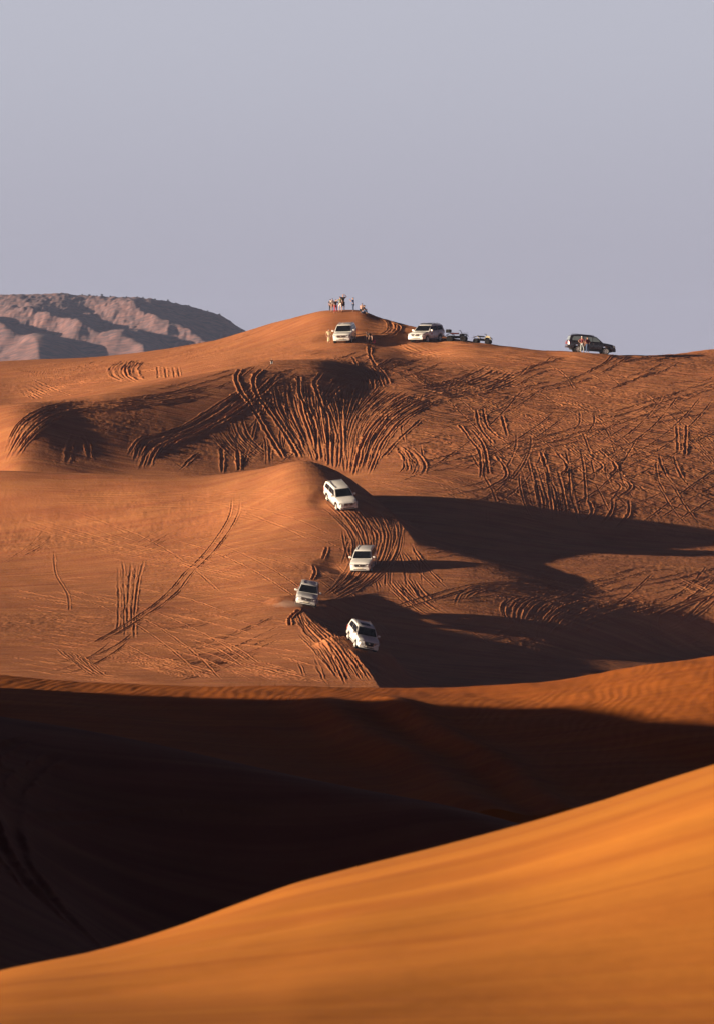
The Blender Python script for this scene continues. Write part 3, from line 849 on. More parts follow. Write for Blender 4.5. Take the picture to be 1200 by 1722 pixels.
def build_wheel(parent, x, y, r=0.39, w=0.27, side=1, rimmat='alloy'):
    wh = bpy.data.objects.new('wheel', None); S.collection.objects.link(wh); wh.parent = parent; wh.location = (x, y, r)
    bm = bmesh.new(); h = w / 2
    lathe_y(bm, [(r * .60, -h * .8), (r * .72, -h), (r * .92, -h * .95), (r, -h * .6), (r, h * .6), (r * .92, h * .95), (r * .72, h), (r * .60, h * .8)], 28)
    link('tyre', bm, M['rubber'], wh)
    bm = bmesh.new()
    o = side * h
    lathe_y(bm, [(r * .66, o * .55), (r * .66, o * .93), (r * .61, o * .99), (r * .56, o * .9), (r * .55, o * .55)], 24)
    for k in range(6):
        a = k * math.pi / 3 + .3
        d = Vector((math.cos(a), 0, math.sin(a))); t = Vector((-math.sin(a), 0, math.cos(a)))
        p = [d * r * .08 + t * r * .10, d * r * .58 + t * r * .13, d * r * .58 - t * r * .13, d * r * .08 - t * r * .10]
        slab(bm, [q + Vector((0, o * .72, 0)) for q in p], (0, o * .2, 0))
    lathe_y(bm, [(r * .16, o * .72), (r * .16, o * .98), (r * .08, o * 1.02)], 12)
    link('rim', bm, M[rimmat], wh)
    return wh

def build_suv(name, label, paint='white', glass='glass', style='cruiser', rack=False, sticker=False, rimmat='alloy', group=None):
    root = empty(name, label, 'car', group)
    L2, Wd, WB, R = 2.46, 0.965, 1.42, 0.39
    fx, rx = 1.46, -1.39
    # lower shell as a loft along x
    st = sorted(set([-2.46, -2.42, -2.34, -2.2, -1.0, -.6, 0.0, .5, .95, 1.2, 2.1, 2.25, 2.38, 2.45] +
                    [round(c + d, 3) for c in (fx, rx) for d in (-.52, -.5, -.44, -.34, -.2, 0, .2, .34, .44, .5, .52)]))
    bm = bmesh.new(); rings = []
    for x in st:
        zb = 0.46
        for c in (fx, rx):
            d = abs(x - c)
            if d < .505:
                zb = max(zb, R + math.sqrt(max(.505 ** 2 - d * d, 0)) * 0.98)
        if x > 2.3: zb = max(zb, .46 + (x - 2.3) * .8)
        if x < -2.3: zb = max(zb, .5 + (-2.3 - x) * .8)
        if x > 1.0:
            zt = float(np.interp(x, [1.0, 1.3, 1.8, 2.1, 2.25, 2.38, 2.45], [1.20, 1.185, 1.13, 1.08, 1.02, .93, .84]))
            wt = float(np.interp(x, [1.0, 1.9, 2.25, 2.38, 2.45], [Wd, Wd * .985, Wd * .93, Wd * .86, Wd * .78]))
        else:
            zt = float(np.interp(x, [-2.46, -2.40, -2.3, 1.0], [1.08, 1.16, 1.20, 1.20]))
            wt = float(np.interp(x, [-2.46, -2.40, -2.25, -1.9], [Wd * .86, Wd * .93, Wd * .98, Wd]))
        zm = zb + (zt - zb) * .5
        half = [(wt * .93, zb), (wt * .985, zb + .05 * (zt - zb)), (wt, zm), (wt * .985, zt - .16 * (zt - zb)), (wt * .955, zt - .05 * (zt - zb)), (wt * .88, zt), (wt * .45, zt + .025)]
        ring = [bm.verts.new((x, y, z)) for y, z in half] + [bm.verts.new((x, -y, z)) for y, z in reversed(half)]
        rings.append(ring)
    n = len(rings[0])
    for A, B in zip(rings, rings[1:]):
        for k in range(n):
            bm.faces.new((A[k], A[(k + 1) % n], B[(k + 1) % n], B[k]))
    bm.faces.new(rings[0]); bm.faces.new(rings[-1])
    # upper cabin: pillars and roof
    zr = 1.86
    prof = [(1.12, 1.19), (.92, 1.34), (.34, 1.77), (.12, 1.845), (-.5, zr + .01), (-1.6, zr), (-2.05, 1.83), (-2.22, 1.72), (-2.36, 1.24), (-2.38, 1.17)]
    def cw(z): return .925 - max(z - 1.17, 0) * .27
    left = []; right = []; mid = []
    for x, z in prof:
        left.append(bm.verts.new((x, cw(z), z if z < 1.75 else z - .045))); right.append(bm.verts.new((x, -cw(z), z if z < 1.75 else z - .045)))
        mid.append((bm.verts.new((x, cw(z) * .8, z + (0 if z < 1.75 else 0))), bm.verts.new((x, -cw(z) * .8, z + (0 if z < 1.75 else 0)))))
    for i in range(len(prof) - 1):
        bm.faces.new((left[i], left[i + 1], mid[i + 1][0], mid[i][0]))
        bm.faces.new((mid[i][0], mid[i + 1][0], mid[i + 1][1], mid[i][1]))
        bm.faces.new((mid[i][1], mid[i + 1][1], right[i + 1], right[i]))
    bm.faces.new(left); bm.faces.new(right)
    bm.faces.new([left[0], mid[0][0], mid[0][1], right[0], right[-1], mid[-1][1], mid[-1][0], left[-1]])
    body = link('body', bm, M[paint], root)
    # door gaps as thin dark lines let into the flank
    for sgn in (1, -1):
        for x in (.98, .02, -.93):
            bm = bmesh.new()
            slab(bm, [(x, sgn * (Wd - .004), .56), (x + .022, sgn * (Wd - .004), .56), (x + .022, sgn * (Wd - .02), 1.14), (x, sgn * (Wd - .02), 1.14)], (0, sgn * .012, 0))
            link('door_gap', bm, M['plastic'], root, False)
        for x in (.12, -.83):
            bm = bmesh.new(); box(bm, (x, sgn * (Wd + .002), 1.03), (.2, .045, .035), .01)
            link('door_handle', bm, M['chrome' if paint == 'black' else paint], root)
    # glass
    def on_side(x, z, s): return (x, s * (cw(z) + .006), z)
    for s in (1, -1):
        for poly in ([(.86, 1.27), (.38, 1.68), (.06, 1.70), (.06, 1.25)], [(0, 1.25), (0, 1.70), (-.86, 1.71), (-.86, 1.25)], [(-.95, 1.25), (-.95, 1.71), (-1.92, 1.68), (-2.05, 1.52), (-2.08, 1.27)]):
            bm = bmesh.new(); slab(bm, [on_side(x, z, s) for x, z in poly], (0, s * .012, 0))
            link('side_window', bm, M[glass], root, False)
    def front(x, z, y): return (x, y, z)
    n_ = Vector((.43, 0, .58)).normalized() * .012
    bm = bmesh.new()
    slab(bm, [Vector((1.07, .80, 1.235)) + n_, Vector((1.07, -.80, 1.235)) + n_, Vector((.93, -.80, 1.34)) + n_, Vector((.37, -.69, 1.755)) + n_, Vector((.37, .69, 1.755)) + n_, Vector((.93, .80, 1.34)) + n_], n_)
    link('windshield', bm, M['glass'], root, False)
    bm = bmesh.new(); slab(bm, [(-2.245, .68, 1.68), (-2.245, -.68, 1.68), (-2.36, -.74, 1.28), (-2.36, .74, 1.28)], (-.02, 0, .005))
    link('rear_window', bm, M[glass], root, False)
    # nose
    bm = bmesh.new()
    if style == 'patrol':
        slab(bm, [(2.41, .40, .98), (2.41, -.40, .98), (2.47, -.30, .68), (2.47, .30, .68)], (.035, 0, .01))
    else:
        box(bm, (2.43, 0, .86), (.10, .84, .22), .02, None)
    gr = link('grille', bm, M['plastic'], root, False)
    bm = bmesh.new()
    if style == 'patrol':
        for s in (1, -1):
            slab(bm, [(2.43, s * .42, .98), (2.43, s * .50, .98), (2.47, s * .37, .67), (2.47, s * .29, .67)], (.05, 0, .01))
        box(bm, (2.50, 0, .685), (.05, .66, .03))
    else:
        for z in (.80, .86, .92):
            box(bm, (2.487, 0, z), (.02, .80, .018))
        box(bm, (2.47, 0, .985), (.06, .88, .03), .01)
    link('grille_trim', bm, M['chrome'], gr, False)
    bm = bmesh.new(); bmesh.ops.create_uvsphere(bm, u_segments=14, v_segments=8, radius=1, matrix=Matrix.Translation((2.51, 0, .86)) @ Matrix.Diagonal((.02, .09, .06, 1)))
    link('emblem', bm, M['chrome'], gr)
    for s in (1, -1):
        bm = bmesh.new()
        slab(bm, [(2.40, s * .46, .99), (2.26, s * .88, 1.02), (2.10, s * .955, .98), (2.30, s * .90, .80), (2.44, s * .46, .79)], (.045, s * .02, .012))
        link('headlight', bm, M['lamp'], root, False)
        bm = bmesh.new(); bmesh.ops.create_cone(bm, cap_ends=True, segments=16, radius1=.075, radius2=.065, depth=.05, matrix=Matrix.Translation((2.46, s * .74, .60)) @ Matrix.Rotation(math.pi / 2, 4, 'Y'))
        link('fog_lamp', bm, M['plastic'], root)
        bm = bmesh.new(); slab(bm, [(-2.42, s * .80, 1.16), (-2.36, s * .93, 1.16), (-2.30, s * .945, .84), (-2.44, s * .80, .84)], (-.04, s * .02, 0))
        link('tail_light', bm, M['red'], root, False)
        bm = bmesh.new(); box(bm, (.80, s * 1.10, 1.30), (.14, .24, .19), .05); tube(bm, [(.80, s * .92, 1.24), (.80, s * 1.02, 1.26)], .03)
        link('wing_mirror', bm, M[paint], root)
        bm = bmesh.new(); box(bm, (.03, s * .93, .40), (1.9, .16, .05), .015)
        link('side_step', bm, M['chrome' if paint == 'white' else 'plastic'], root)
        bm = bmesh.new()
        tube(bm, [(.15, s * .66, 1.86), (.05, s * .67, 1.90), (-1.85, s * .67, 1.91), (-1.98, s * .66, 1.86)], .02)
        link('roof_rail', bm, M['chrome' if paint == 'white' else 'plastic'], root)
    bm = bmesh.new(); box(bm, (2.38, 0, .55), (.24, 1.72, .26), .05)
    bp_ = link('front_bumper', bm, M[paint], root)
    bm = bmesh.new(); box(bm, (2.50, 0, .52), (.03, .95 if style == 'patrol' else 1.1, .065), .01); box(bm, (2.40, 0, .40), (.2, 1.6, .06), .01)
    link('air_intake', bm, M['plastic'], bp_, False)
    bm = bmesh.new(); box(bm, (2.515, 0, .62), (.02, .50, .115), .004)
    link('number_plate', bm, M['plate'], root, False)
    bm = bmesh.new(); box(bm, (-2.38, 0, .60), (.26, 1.80, .24), .05)
    link('rear_bumper', bm, M[paint], root)
    bm = bmesh.new(); box(bm, (0, 0, .40), (4.2, 1.30, .22), .03)
    link('underbody', bm, M['plastic'], root, False)
    for x in (fx, rx):
        for s in (1, -1):
            build_wheel(root, x, s * .82, side=s, rimmat=rimmat)
    if rack:
        bm = bmesh.new()
        for x in (-.1, -.9, -1.6): box(bm, (x, 0, 1.95), (.05, 1.25, .04), .01)
        box(bm, (-.15, 0, 1.985), (.8, 1.1, .035), .01)
        link('roof_rack', bm, M['plastic'], root, False)
    if style == 'patrol':
        bm = bmesh.new(); slab(bm, [(0.0, .40, 1.872), (0.0, -.40, 1.872), (-.8, -.40, 1.882), (-.8, .40, 1.882)], (0, 0, .01))
        link('sunroof', bm, M['glass'], root, False)
    if sticker:
        bm = bmesh.new(); slab(bm, [(.72, sticker * .966, 1.02), (.42, sticker * .966, 1.02), (.42, sticker * .968, .86), (.72, sticker * .968, .86)], (0, sticker * .006, 0))
        link('door_sticker', bm, M['sticker'], root, False)
    return root

def build_quad(name, label, paint='black', sport=False):
    root = empty(name, label, 'quad bike')
    R = .28 if not sport else .26
    for x in (.62, -.62):
        for s in (1, -1):
            build_wheel(root, x, s * (.44 if not sport else .47), r=R, w=.24, side=s, rimmat='plastic')
    bm = bmesh.new()
    box(bm, (0, 0, .42), (1.1, .34, .24), .05); box(bm, (.45, 0, .62), (.45, .36, .22), .07)
    tube(bm, [(.62, -.4, R), (.62, .4, R)], .035); tube(bm, [(-.62, -.4, R), (-.62, .4, R)], .035)
    link('frame', bm, M['plastic'], root)
    bm = bmesh.new(); box(bm, (-.22, 0, .74), (.78, .30, .14), .06)
    link('seat', bm, M['maroon' if not sport else 'plastic'], root)
    for x in (.62, -.62):
        for s in (1, -1):
            bm = bmesh.new()
            w = .30 if not sport else .22
            pts = [(x - .36, .52), (x - .25, .68), (x, .74), (x + .25, .68), (x + .36, .50)]
            ya, yb = s * .20, s * (.20 + w)
            top = [(bm.verts.new((a, ya, z)), bm.verts.new((a, yb, z))) for a, z in pts]
            bot = [(bm.verts.new((a, ya, z - .03)), bm.verts.new((a, yb, z - .03))) for a, z in pts]
            for i in range(4):
                bm.faces.new((top[i][0], top[i + 1][0], top[i + 1][1], top[i][1])); bm.faces.new((bot[i][0], bot[i][1], bot[i + 1][1], bot[i + 1][0]))
                bm.faces.new((top[i][0], bot[i][0], bot[i + 1][0], top[i + 1][0])); bm.faces.new((top[i][1], top[i + 1][1], bot[i + 1][1], bot[i][1]))
            bm.faces.new((top[0][0], top[0][1], bot[0][1], bot[0][0])); bm.faces.new((top[-1][0], bot[-1][0], bot[-1][1], top[-1][1]))
            link('mudguard', bm, M['plastic'] if not sport else M[paint], root)
    bm = bmesh.new()
    tube(bm, [(.45, 0, .70), (.33, 0, .96)], .03); tube(bm, [(.22, .38, 1.02), (.30, .2, 1.0), (.33, 0, .97), (.30, -.2, 1.0), (.22, -.38, 1.02)], .022)
    link('handlebar', bm, M['plastic'], root)
    if not sport:
        for x, l in ((.68, .5), (-.72, .55)):
            bm = bmesh.new()
            for y in (-.36, -.12, .12, .36): tube(bm, [(x - l / 2, y, .80), (x + l / 2, y, .80)], .014, 6)
            for dx in (-l / 2, l / 2): tube(bm, [(x + dx, -.38, .80), (x + dx, .38, .80)], .016, 6)
            link('cargo_rack', bm, M['plastic'], root)
        bm = bmesh.new(); box(bm, (-.78, 0, .96), (.46, .66, .30), .08)
        link('cargo_box', bm, M['plastic'], root)
    else:
        bm = bmesh.new(); slab(bm, [(.35, .17, .70), (.85, .05, .66), (.62, .08, .86), (.36, .14, .86)], (0, -.02, 0)); slab(bm, [(.35, -.17, .70), (.85, -.05, .66), (.62, -.08, .86), (.36, -.14, .86)], (0, .02, 0)); box(bm, (.58, 0, .72), (.5, .24, .12), .05)
        link('nose_cowl', bm, M[paint], root)
    for s in (1, -1):
        bm = bmesh.new(); bmesh.ops.create_uvsphere(bm, u_segments=10, v_segments=8, radius=.065, matrix=Matrix.Translation((.82, s * .14, .62)))
        link('headlight', bm, M['lamp'], root)
    return root

# ------------------------------------------------------------------ people
def skin_mesh(name, verts, edges, radii, m, parent, roots=(0,), sub=1):
    me = bpy.data.meshes.new('tmp'); me.from_pydata(verts, edges, [])
    o = bpy.data.objects.new('tmp', me); S.collection.objects.link(o)
    md = o.modifiers.new('s', 'SKIN'); md.use_smooth_shade = True
    sv = me.skin_vertices[0].data
    for i, r in enumerate(radii):
        rr = r if isinstance(r, tuple) else (r, r)
        sv[i].radius = rr; sv[i].use_root = i in roots
    ms = o.modifiers.new('u', 'SUBSURF'); ms.levels = sub; ms.render_levels = sub
    dg = bpy.context.evaluated_depsgraph_get()
    nm = bpy.data.meshes.new_from_object(o.evaluated_get(dg))
    nm.name = name
    bpy.data.objects.remove(o); bpy.data.meshes.remove(me)
    nm.materials.clear(); nm.materials.append(m)
    r = bpy.data.objects.new(name, nm); S.collection.objects.link(r); r.parent = parent
    return r

def build_person(label, pose='stand', top='wshirt', bottom='jeans', long_top=False, hair='hair', extra=None, group=None, sleeves=True, bare_legs=False):
    """unit height figure facing local -y; every joint is laid out for the pose"""
    root = empty('person', label, 'person', group)
    P = {}
    P['pel'] = Vector((0, 0, .52)); P['spi'] = Vector((0, 0, .63)); P['che'] = Vector((0, -.005, .74)); P['nec'] = Vector((0, 0, .845)); P['hea'] = Vector((0, -.015, .915)); P['cro'] = Vector((0, -.005, .965))
    for s, k in ((1, 'l'), (-1, 'r')):
        P['hip' + k] = Vector((s * .055, 0, .50)); P['kne' + k] = Vector((s * .065, -.015, .28)); P['ank' + k] = Vector((s * .07, .01, .05)); P['toe' + k] = Vector((s * .08, -.085, .02))
        P['sho' + k] = Vector((s * .115, 0, .80)); P['elb' + k] = Vector((s * .155, .01, .63)); P['wri' + k] = Vector((s * .15, -.05, .49)); P['han' + k] = Vector((s * .145, -.065, .455))
    if pose == 'photo':
        for s, k in ((1, 'l'), (-1, 'r')):
            P['elb' + k] = Vector((s * .14, -.11, .70)); P['wri' + k] = Vector((s * .05, -.21, .83)); P['han' + k] = Vector((s * .03, -.23, .86))
    if pose == 'raise':
        P['elbr'] = Vector((-.19, -.05, .84)); P['wrir'] = Vector((-.09, -.09, .93)); P['hanr'] = Vector((-.06, -.09, .96))
    if pose == 'hip':
        P['elbl'] = Vector((.22, .02, .68)); P['wril'] = Vector((.11, -.03, .57)); P['hanl'] = Vector((.08, -.04, .55))
        P['kner'] = Vector((-.09, -.06, .28)); P['ankr'] = Vector((-.11, .0, .05)); P['toer'] = Vector((-.14, -.09, .02))
    def turn(keys, piv, ang):
        mt = Matrix.Rotation(ang, 4, 'X')
        for k in keys:
            P[k] = mt @ (P[k] - piv) + piv
    upper = ['spi', 'che', 'nec', 'hea', 'cro'] + [a + k for a in ('sho', 'elb', 'wri', 'han') for k in 'lr']
    if pose == 'bend':
        turn(upper, P['pel'].copy(), math.radians(62))
        for k, s in (('l', 1), ('r', -1)):
            P['elb' + k] = P['sho' + k] + Vector((s * .03, -.03, -.17)); P['wri' + k] = P['elb' + k] + Vector((0, -.03, -.13)); P['han' + k] = P['wri' + k] + Vector((0, 0, -.04))
    if pose in ('sit', 'crouch'):
        dz = -.40 if pose == 'sit' else -.28
        for k in list(P):
            if k[:3] not in ('kne', 'ank', 'toe'):
                P[k] = P[k] + Vector((0, .12, dz))
        turn(upper, P['pel'].copy(), math.radians(14 if pose == 'sit' else 28))
        for k, s in (('l', 1), ('r', -1)):
            P['kne' + k] = Vector((s * .08, -.10, .25)); P['ank' + k] = Vector((s * .08, -.14 if pose == 'sit' else .0, .05)); P['toe' + k] = P['ank' + k] + Vector((0, -.09, -.03))
            P['elb' + k] = P['sho' + k] + Vector((s * .05, -.08, -.14)); P['wri' + k] = P['kne' + k] + Vector((0, -.01, .06)); P['han' + k] = P['wri' + k] + Vector((0, -.03, -.02))
    names, vs, es, rs = [], [], [], []
    def add(n, r, par=None, p=None):
        names.append(n); vs.append(tuple(P[n] if p is None else p)); rs.append(r)
        if par is not None:
            es.append((names.index(par), len(names) - 1))
    add('pel', (.068, .056)); add('spi', (.066, .05), 'pel'); add('che', (.082, .055), 'spi'); add('nec', .030, 'che'); add('hea', (.046, .054), 'nec'); add('cro', (.036, .042), 'hea')
    add('nose', .010, 'hea', P['hea'] + Vector((0, -.058, -.006)))
    for k in 'lr':
        add('hip' + k, .050, 'pel'); add('kne' + k, .034, 'hip' + k); add('ank' + k, .021, 'kne' + k); add('toe' + k, (.022, .016), 'ank' + k)
        add('sho' + k, .034, 'che'); add('elb' + k, .023, 'sho' + k); add('wri' + k, .015, 'elb' + k); add('han' + k, (.020, .012), 'wri' + k)
        d = (P['han' + k] - P['wri' + k]).normalized(); sd = d.cross(Vector((0, 1, .1))).normalized(); fw = sd.cross(d)
        for q in range(4):
            L_ = (.030, .036, .034, .026)[q]
            b0 = P['han' + k] + sd * (.0085 * (q - 1.5)) + d * .008
            n0 = 'f%d%s' % (q, k)
            add(n0 + 'a', .0052, 'han' + k, b0 + d * L_ * .5); add(n0 + 'b', .0042, n0 + 'a', b0 + d * L_ * .9 + fw * .008)
        add('th' + k, .006, 'wri' + k, P['han' + k] + sd * .024 * (1 if k == 'l' else -1))
    skin_mesh('body', vs, es, rs, M['skin'], root)
    def part(nm, chain, m, roots=(0,)):
        v, e, r = [], [], []
        idx = {}
        for n, rad, par in chain:
            idx[n] = len(v); v.append(tuple(P[n] if isinstance(n, str) and n in P else n)); r.append(rad)
            if par is not None: e.append((idx[par], idx[n]))
        skin_mesh(nm, v, e, r, m, root, roots)
    mid = {}
    for k in 'lr':
        P['ue' + k] = P['sho' + k].lerp(P['elb' + k], .8 if sleeves else .3); P['lk' + k] = P['kne' + k].lerp(P['ank' + k], .85); P['uk' + k] = P['hip' + k].lerp(P['kne' + k], .75)
        P['lw' + k] = P['elb' + k].lerp(P['wri' + k], .8)
    P['hem'] = P['pel'].lerp(P['spi'], -.15)
    ch = [('hem', (.078, .066), None), ('spi', (.076, .060), 'hem'), ('che', (.092, .066), 'spi')]
    P['col'] = P['che'].lerp(P['nec'], .75); ch.append(('col', .040, 'che'))
    for k in 'lr':
        ch += [('sho' + k, .044, 'che'), ('ue' + k, .034, 'sho' + k)]
    part('top', ch, M[top])
    if long_top:
        P['lo'] = Vector((P['pel'].x, P['pel'].y, .10 if long_top > 1 else .30)); P['mi'] = P['pel'].lerp(P['lo'], .5)
        part('skirt', [('pel', (.082, .070), None), ('mi', (.092, .08), 'pel'), ('lo', (.105, .09), 'mi')], M[bottom if long_top == 1 else top])
    if not long_top or long_top == 1:
        ch = [('pel', (.078, .066), None)]
        for k in 'lr':
            ch += [('hip' + k, .060, 'pel')]
            if bare_legs:
                ch += [('uk' + k, .050, 'hip' + k)]
            else:
                ch += [('kne' + k, .043, 'hip' + k), ('lk' + k, .034, 'kne' + k)]
        part('trousers', ch, M[bottom])
    for k in 'lr':
        P['he' + k] = P['ank' + k] + Vector((0, .02, -.03))
        part('shoe', [('he' + k, .022, None), ('toe' + k, (.026, .019), 'he' + k)], M['plastic'])
    up = (P['cro'] - P['hea']).normalized(); back = up.cross(Vector((1, 0, 0))).normalized() * -1
    if back.y < 0: back = -back
    P['h1'] = P['hea'] + up * .030 + back * .012; P['h2'] = P['cro'] + up * .004; P['h3'] = P['hea'] - up * .015 + back * .030
    part('hair' if hair != 'cap' else 'cap', [('h3', .034, None), ('h1', (.054, .056), 'h3'), ('h2', (.036, .040), 'h1')], M['wshirt' if hair == 'cap' else hair])
    return root

# ------------------------------------------------------------------ putting things on the ground
def ground_z(x, y):
    r = int(np.clip(np.searchsorted(Y, y), 1, nr - 1)); ty = (y - Y[r - 1]) / (Y[r] - Y[r - 1])
    u = x / Wy[r] * F + CU; c = int(np.clip(np.searchsorted(U, u), 1, nc - 1)); tx = (u - U[c - 1]) / (U[c] - U[c - 1])
    a = Z[r - 1, c - 1] * (1 - tx) + Z[r - 1, c] * tx; b = Z[r, c - 1] * (1 - tx) + Z[r, c] * tx
    return float(a * (1 - ty) + b * ty)

CARS = {}
for key, (x, y, z, R3, sink) in POSES.items():
    CARS[key] = Matrix.Translation(Vector((x, y, z)) - R3.to_3x3().col[2] * sink) @ R3

WG = 'white off-road cars on the dunes'
def put(root, key, scale=1.0):
    root.matrix_world = CARS[key] @ Matrix.Scale(scale, 4)

put(build_suv('off_road_car', 'white off-road car coming down below the middle crest, uppermost of the four on the slope', group=WG), 'c1')
put(build_suv('off_road_car', 'white off-road car standing level on the rutted slope with a long shadow beside it', group=WG), 'c2')
put(build_suv('off_road_car', 'white off-road car tipping over the small lower crest with dust at its front wheel', group=WG), 'c3')
put(build_suv('off_road_car', 'white off-road car with bright V-shaped grille, lowest on the slope, leaning beside the dark hollow', style='patrol', group=WG), 'c4')
put(build_suv('off_road_car', 'white off-road car facing the viewer just below the people on the summit', group=WG), 'c5', 1.05)
put(build_suv('off_road_car', 'white off-road car with roof rack and red door sticker parked beside the quad bikes', rack=True, sticker=1, group=WG), 'c6', 1.05)
put(build_suv('off_road_car', 'dark off-road car parked side-on on the skyline at the right', paint='black', glass='clear'), 'c7', 1.07)
put(build_quad('quad_bike', 'black quad bike with cargo rack and box behind the white car on the skyline'), 'q1', 1.22)
put(build_quad('quad_bike', 'white sport quad bike standing alone on the skyline', paint='yellow', sport=True), 'q2', 1.08)

PG = 'people on the summit of the far dune'
def put_person(root, u, v, hpx, yaw, dy=0.0, dz=0.0, near=None):
    x, y = ground_at(u, v)
    if near:
        y = POSES[near][1]
    y += dy; x = (u - CU) / F * y
    h = hpx * y / F
    root.location = (x, y, ground_z(x, y) - 0.03 + dz); root.scale = (h, h, h)
    root.rotation_euler = (0, 0, math.radians(yaw))

put_person(build_person('person in dark clothes half hidden behind the one in the white shirt', top='bcloth', bottom='bcloth', group=PG), 555.6, 524, 22, 150)
put_person(build_person('person in a white shirt and tan shorts on the summit', top='wshirt', bottom='tan', bare_legs=True, group=PG), 559, 524.5, 23.5, 200)
put_person(build_person('person in a dark top and red trousers, right of the white shirt', top='bcloth', bottom='rcloth', pose='hip', group=PG), 564.6, 526, 24, 20)
put_person(build_person('person in an olive top and light shorts, left of the black dress', top='olive', bottom='wshirt', bare_legs=True, sleeves=False, pose='hip', group=PG), 572, 524.5, 27, 160)
put_person(build_person('tall person in a short black dress with one arm raised on the summit', top='bcloth', bottom='bcloth', pose='raise', long_top=1, bare_legs=True, sleeves=False, hair='tan', group=PG), 576.9, 524, 30, 170)
put_person(build_person('person in blue top and jeans holding up a camera on the summit', top='blue', bottom='jeans', pose='photo', group=PG), 593.8, 524, 25, -100)
put_person(build_person('person crouching with bare arms behind the seated one in jeans', top='tan', bottom='bcloth', pose='crouch', sleeves=False, group=PG), 608, 525.5, 25, 160)
put_person(build_person('person in black top and jeans sitting on the crest right of the summit', top='bcloth', bottom='jeans', pose='sit', group=PG), 612.5, 527, 27, 75)
put_person(build_person('person in a cream robe beside the white car below the summit', top='cream', bottom='cream', long_top=2), 552.7, 577, 24.5, 10)
put_person(build_person('person in a white shirt behind the roof of the white car below the summit', top='wshirt', bottom='jeans'), 581, 566, 25, 180, dy=0)
put_person(build_person('person in black with a red bag bending down right of the white car', top='bcloth', bottom='bcloth', pose='bend', long_top=2), 624.5, 578, 27, -60)
put_person(build_person('small dark figure sitting on the dune crest far below the summit to the left', top='bcloth', bottom='grey', pose='sit'), 457, 612, 17, 10)
put_person(build_person('person in a white cap, dark red top and grey trousers by the dark car', top='maroon', bottom='grey', hair='cap', pose='hip'), 977.5, 598.5, 29, 150, dy=-1.7, near='c7')
put_person(build_person('person in a dark red top and jeans facing the one in the white cap', top='maroon', bottom='jeans', pose='stand'), 987, 599.5, 29, 215, dy=-1.8, near='c7')
# the red bag held by the bending person
x, y = ground_at(628, 577.5)
bm = bmesh.new(); box(bm, (0, 0, .24), (.34, .2, .46), .07); tube(bm, [(-.1, 0, .44), (-.05, 0, .58), (.05, 0, .58), (.1, 0, .44)], .02)
bag = link('bag', bm, M['rcloth']); bag.location = (x, y - .1, ground_z(x, y) - .02)
bag['label'] = 'red bag beside the bending person in black'; bag['category'] = 'bag'

# ------------------------------------------------------------------ the rocky hill far behind on the left
hu = np.arange(-1400, 470, 1.5); hd = np.concatenate([np.arange(3900, 5000, 9), np.arange(5000, 6200, 40)])
HU, HD = np.meshgrid(hu, hd)
HX = (HU - CU) / F * 4700 ; HYY = HD
cv = pchip([-1400, -700, -200, 0, 60, 100, 150, 200, 250, 290, 330, 360, 385, 400, 415, 432, 470], [590, 520, 500, 495, 493, 492, 496.5, 499, 501, 507, 517, 525, 537, 548, 556, 572, 612], hu)
cz = (VH - cv) / F * 4700
t = np.clip((HD - 3950) / (4700 - 3950), 0, 1.0)
prof = np.where(HD < 4700, t ** 0.9 * (1.25 - .25 * t), np.clip(1 - (HD - 4700) / 1500, 0, 1))
hz = -16 + (cz[None, :] + 16) * prof
q = HX * 0.92 + (HD - 4700) * 0.16 + 26 * fbm(HX / 80, HD / 260, 2, 70)
w = (q / 58.0 + 0.05) % 1.0
tri = np.where(w < .40, w / .40, (1 - w) / .60)
env = np.clip(t * (1 - t) * 4, 0, 1) * np.clip((cz[None, :] + 4) / 20, 0, 1) * (HD < 4700)
hz += env * (7.5 * (tri - .5) + 8 * fbm(HX / 30, HD / 120, 3, 74))
rock = np.clip(t * 2.2 - .35 + fbm(HX / 30, HD / 130, 2, 77), 0, 1) * (HD < 5100)
hz += rock * (0.5 * np.abs(fbm(HX / 6, HD / 26, 3, 80)) * 2 + .9 * fbm(HX / 2.4, HD / 10, 2, 83)) - rock * .6
mrk, tk, bk = newmat('rock')
bk.inputs['Roughness'].default_value = .95
gn = tk.nodes.new('ShaderNodeNewGeometry'); nn = tk.nodes.new('ShaderNodeTexNoise'); nn.inputs['Scale'].default_value = .16; nn.inputs['Detail'].default_value = 8
tk.links.new(gn.outputs['Position'], nn.inputs['Vector'])
rr_ = tk.nodes.new('ShaderNodeValToRGB'); rr_.color_ramp.elements[0].position = .36; rr_.color_ramp.elements[0].color = (.11, .07, .08, 1)
rr_.color_ramp.elements[1].position = .66; rr_.color_ramp.elements[1].color = (.30, .145, .125, 1)
tk.links.new(nn.outputs[0], rr_.inputs[0]); tk.links.new(rr_.outputs[0], bk.inputs['Base Color'])
hill = grid_mesh('hill', HX, HYY, hz, mrk); hill['kind'] = 'structure'; hill['label'] = 'hazy rocky hill behind the dunes on the left'
mshr = mat('dry_shrub_leaves', (.05, .05, .035), .9)
mst = mat('shrub_stem', (.08, .055, .04), .9)
hr = random.Random(4)
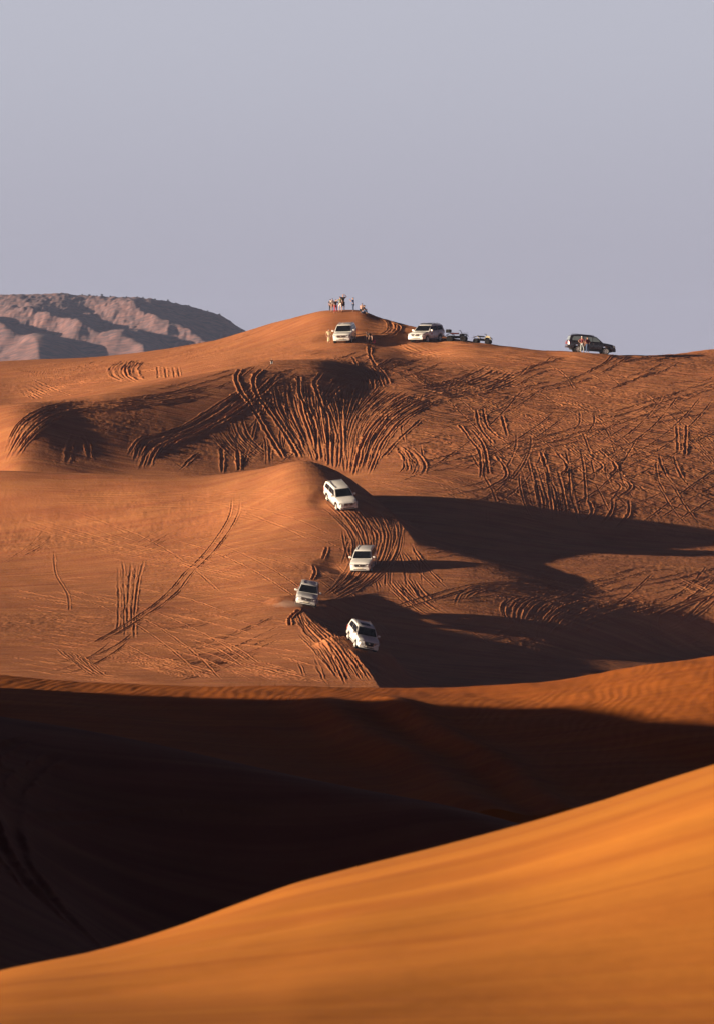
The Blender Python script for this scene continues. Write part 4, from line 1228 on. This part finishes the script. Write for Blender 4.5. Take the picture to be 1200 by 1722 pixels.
for k, hu_ in enumerate([140, 152, 165, 172, 187, 214, 233, 241, 262, 284, 318, 351, 370, 388, 408, 414]):
    i = int((hu_ + 1400) / 1.5); jj = int(np.argmax(hz[:, i] / hd)); px_, py_, pz_ = HX[jj, i], hd[jj], hz[jj, i]
    r0_ = hr.uniform(.35, .8)
    rt = empty('desert_shrub', 'small dark desert shrub on the crest of the rocky hill', 'shrub', 'shrubs along the crest of the rocky hill')
    rt.location = (px_, py_ - 3, pz_ - .4)
    bm = bmesh.new()
    for s in range(5):
        a = s * 1.26; tube(bm, [(0, 0, 0), (math.cos(a) * .3, math.sin(a) * .3, r0_ * .7), (math.cos(a) * r0_ * .8, math.sin(a) * r0_ * .6, r0_ * 1.2)], [.07, .05, .02], 5)
    link('stem', bm, mst, rt)
    bm = bmesh.new()
    for s in range(150):
        d = Vector((hr.gauss(0, 1), hr.gauss(0, 1), hr.gauss(0, .6))).normalized() * hr.uniform(.4, 1) * r0_ * 1.1
        p = d + Vector((0, 0, r0_ * 1.25)); a = Vector((hr.uniform(-1, 1), hr.uniform(-1, 1), hr.uniform(-1, 1))).normalized() * .2; b_ = a.orthogonal().normalized() * .14
        bm.faces.new([bm.verts.new(p + a), bm.verts.new(p + b_), bm.verts.new(p - a), bm.verts.new(p - b_)])
    link('foliage', bm, mshr, rt, False)

# ------------------------------------------------------------------ dust thrown up by the car on the lower crest
bm = bmesh.new()
bmesh.ops.create_icosphere(bm, subdivisions=3, radius=1)
for v_ in bm.verts:
    v_.co *= 1 + .25 * math.sin(v_.co.x * 5 + v_.co.z * 3) * math.cos(v_.co.y * 4)
dust = link('dust_cloud', bm, mh)
dm = bpy.data.materials.new('drifting_dust'); dm.use_nodes = True; dm.node_tree.nodes.clear()
_v = dm.node_tree.nodes.new('ShaderNodeVolumePrincipled'); _o = dm.node_tree.nodes.new('ShaderNodeOutputMaterial')
_v.inputs['Color'].default_value = (.75, .55, .45, 1); _v.inputs['Density'].default_value = 0.22
dm.node_tree.links.new(_v.outputs[0], _o.inputs['Volume'])
dust.data.materials.clear(); dust.data.materials.append(dm)
x, y = ground_at(487, 1021)
dust.location = (x, y + .3, ground_z(x, y) + .1); dust.scale = (1.3, 1.0, .45)
dust['kind'] = 'stuff'; dust['label'] = 'puff of dust beside the front wheel of the car on the lower crest'
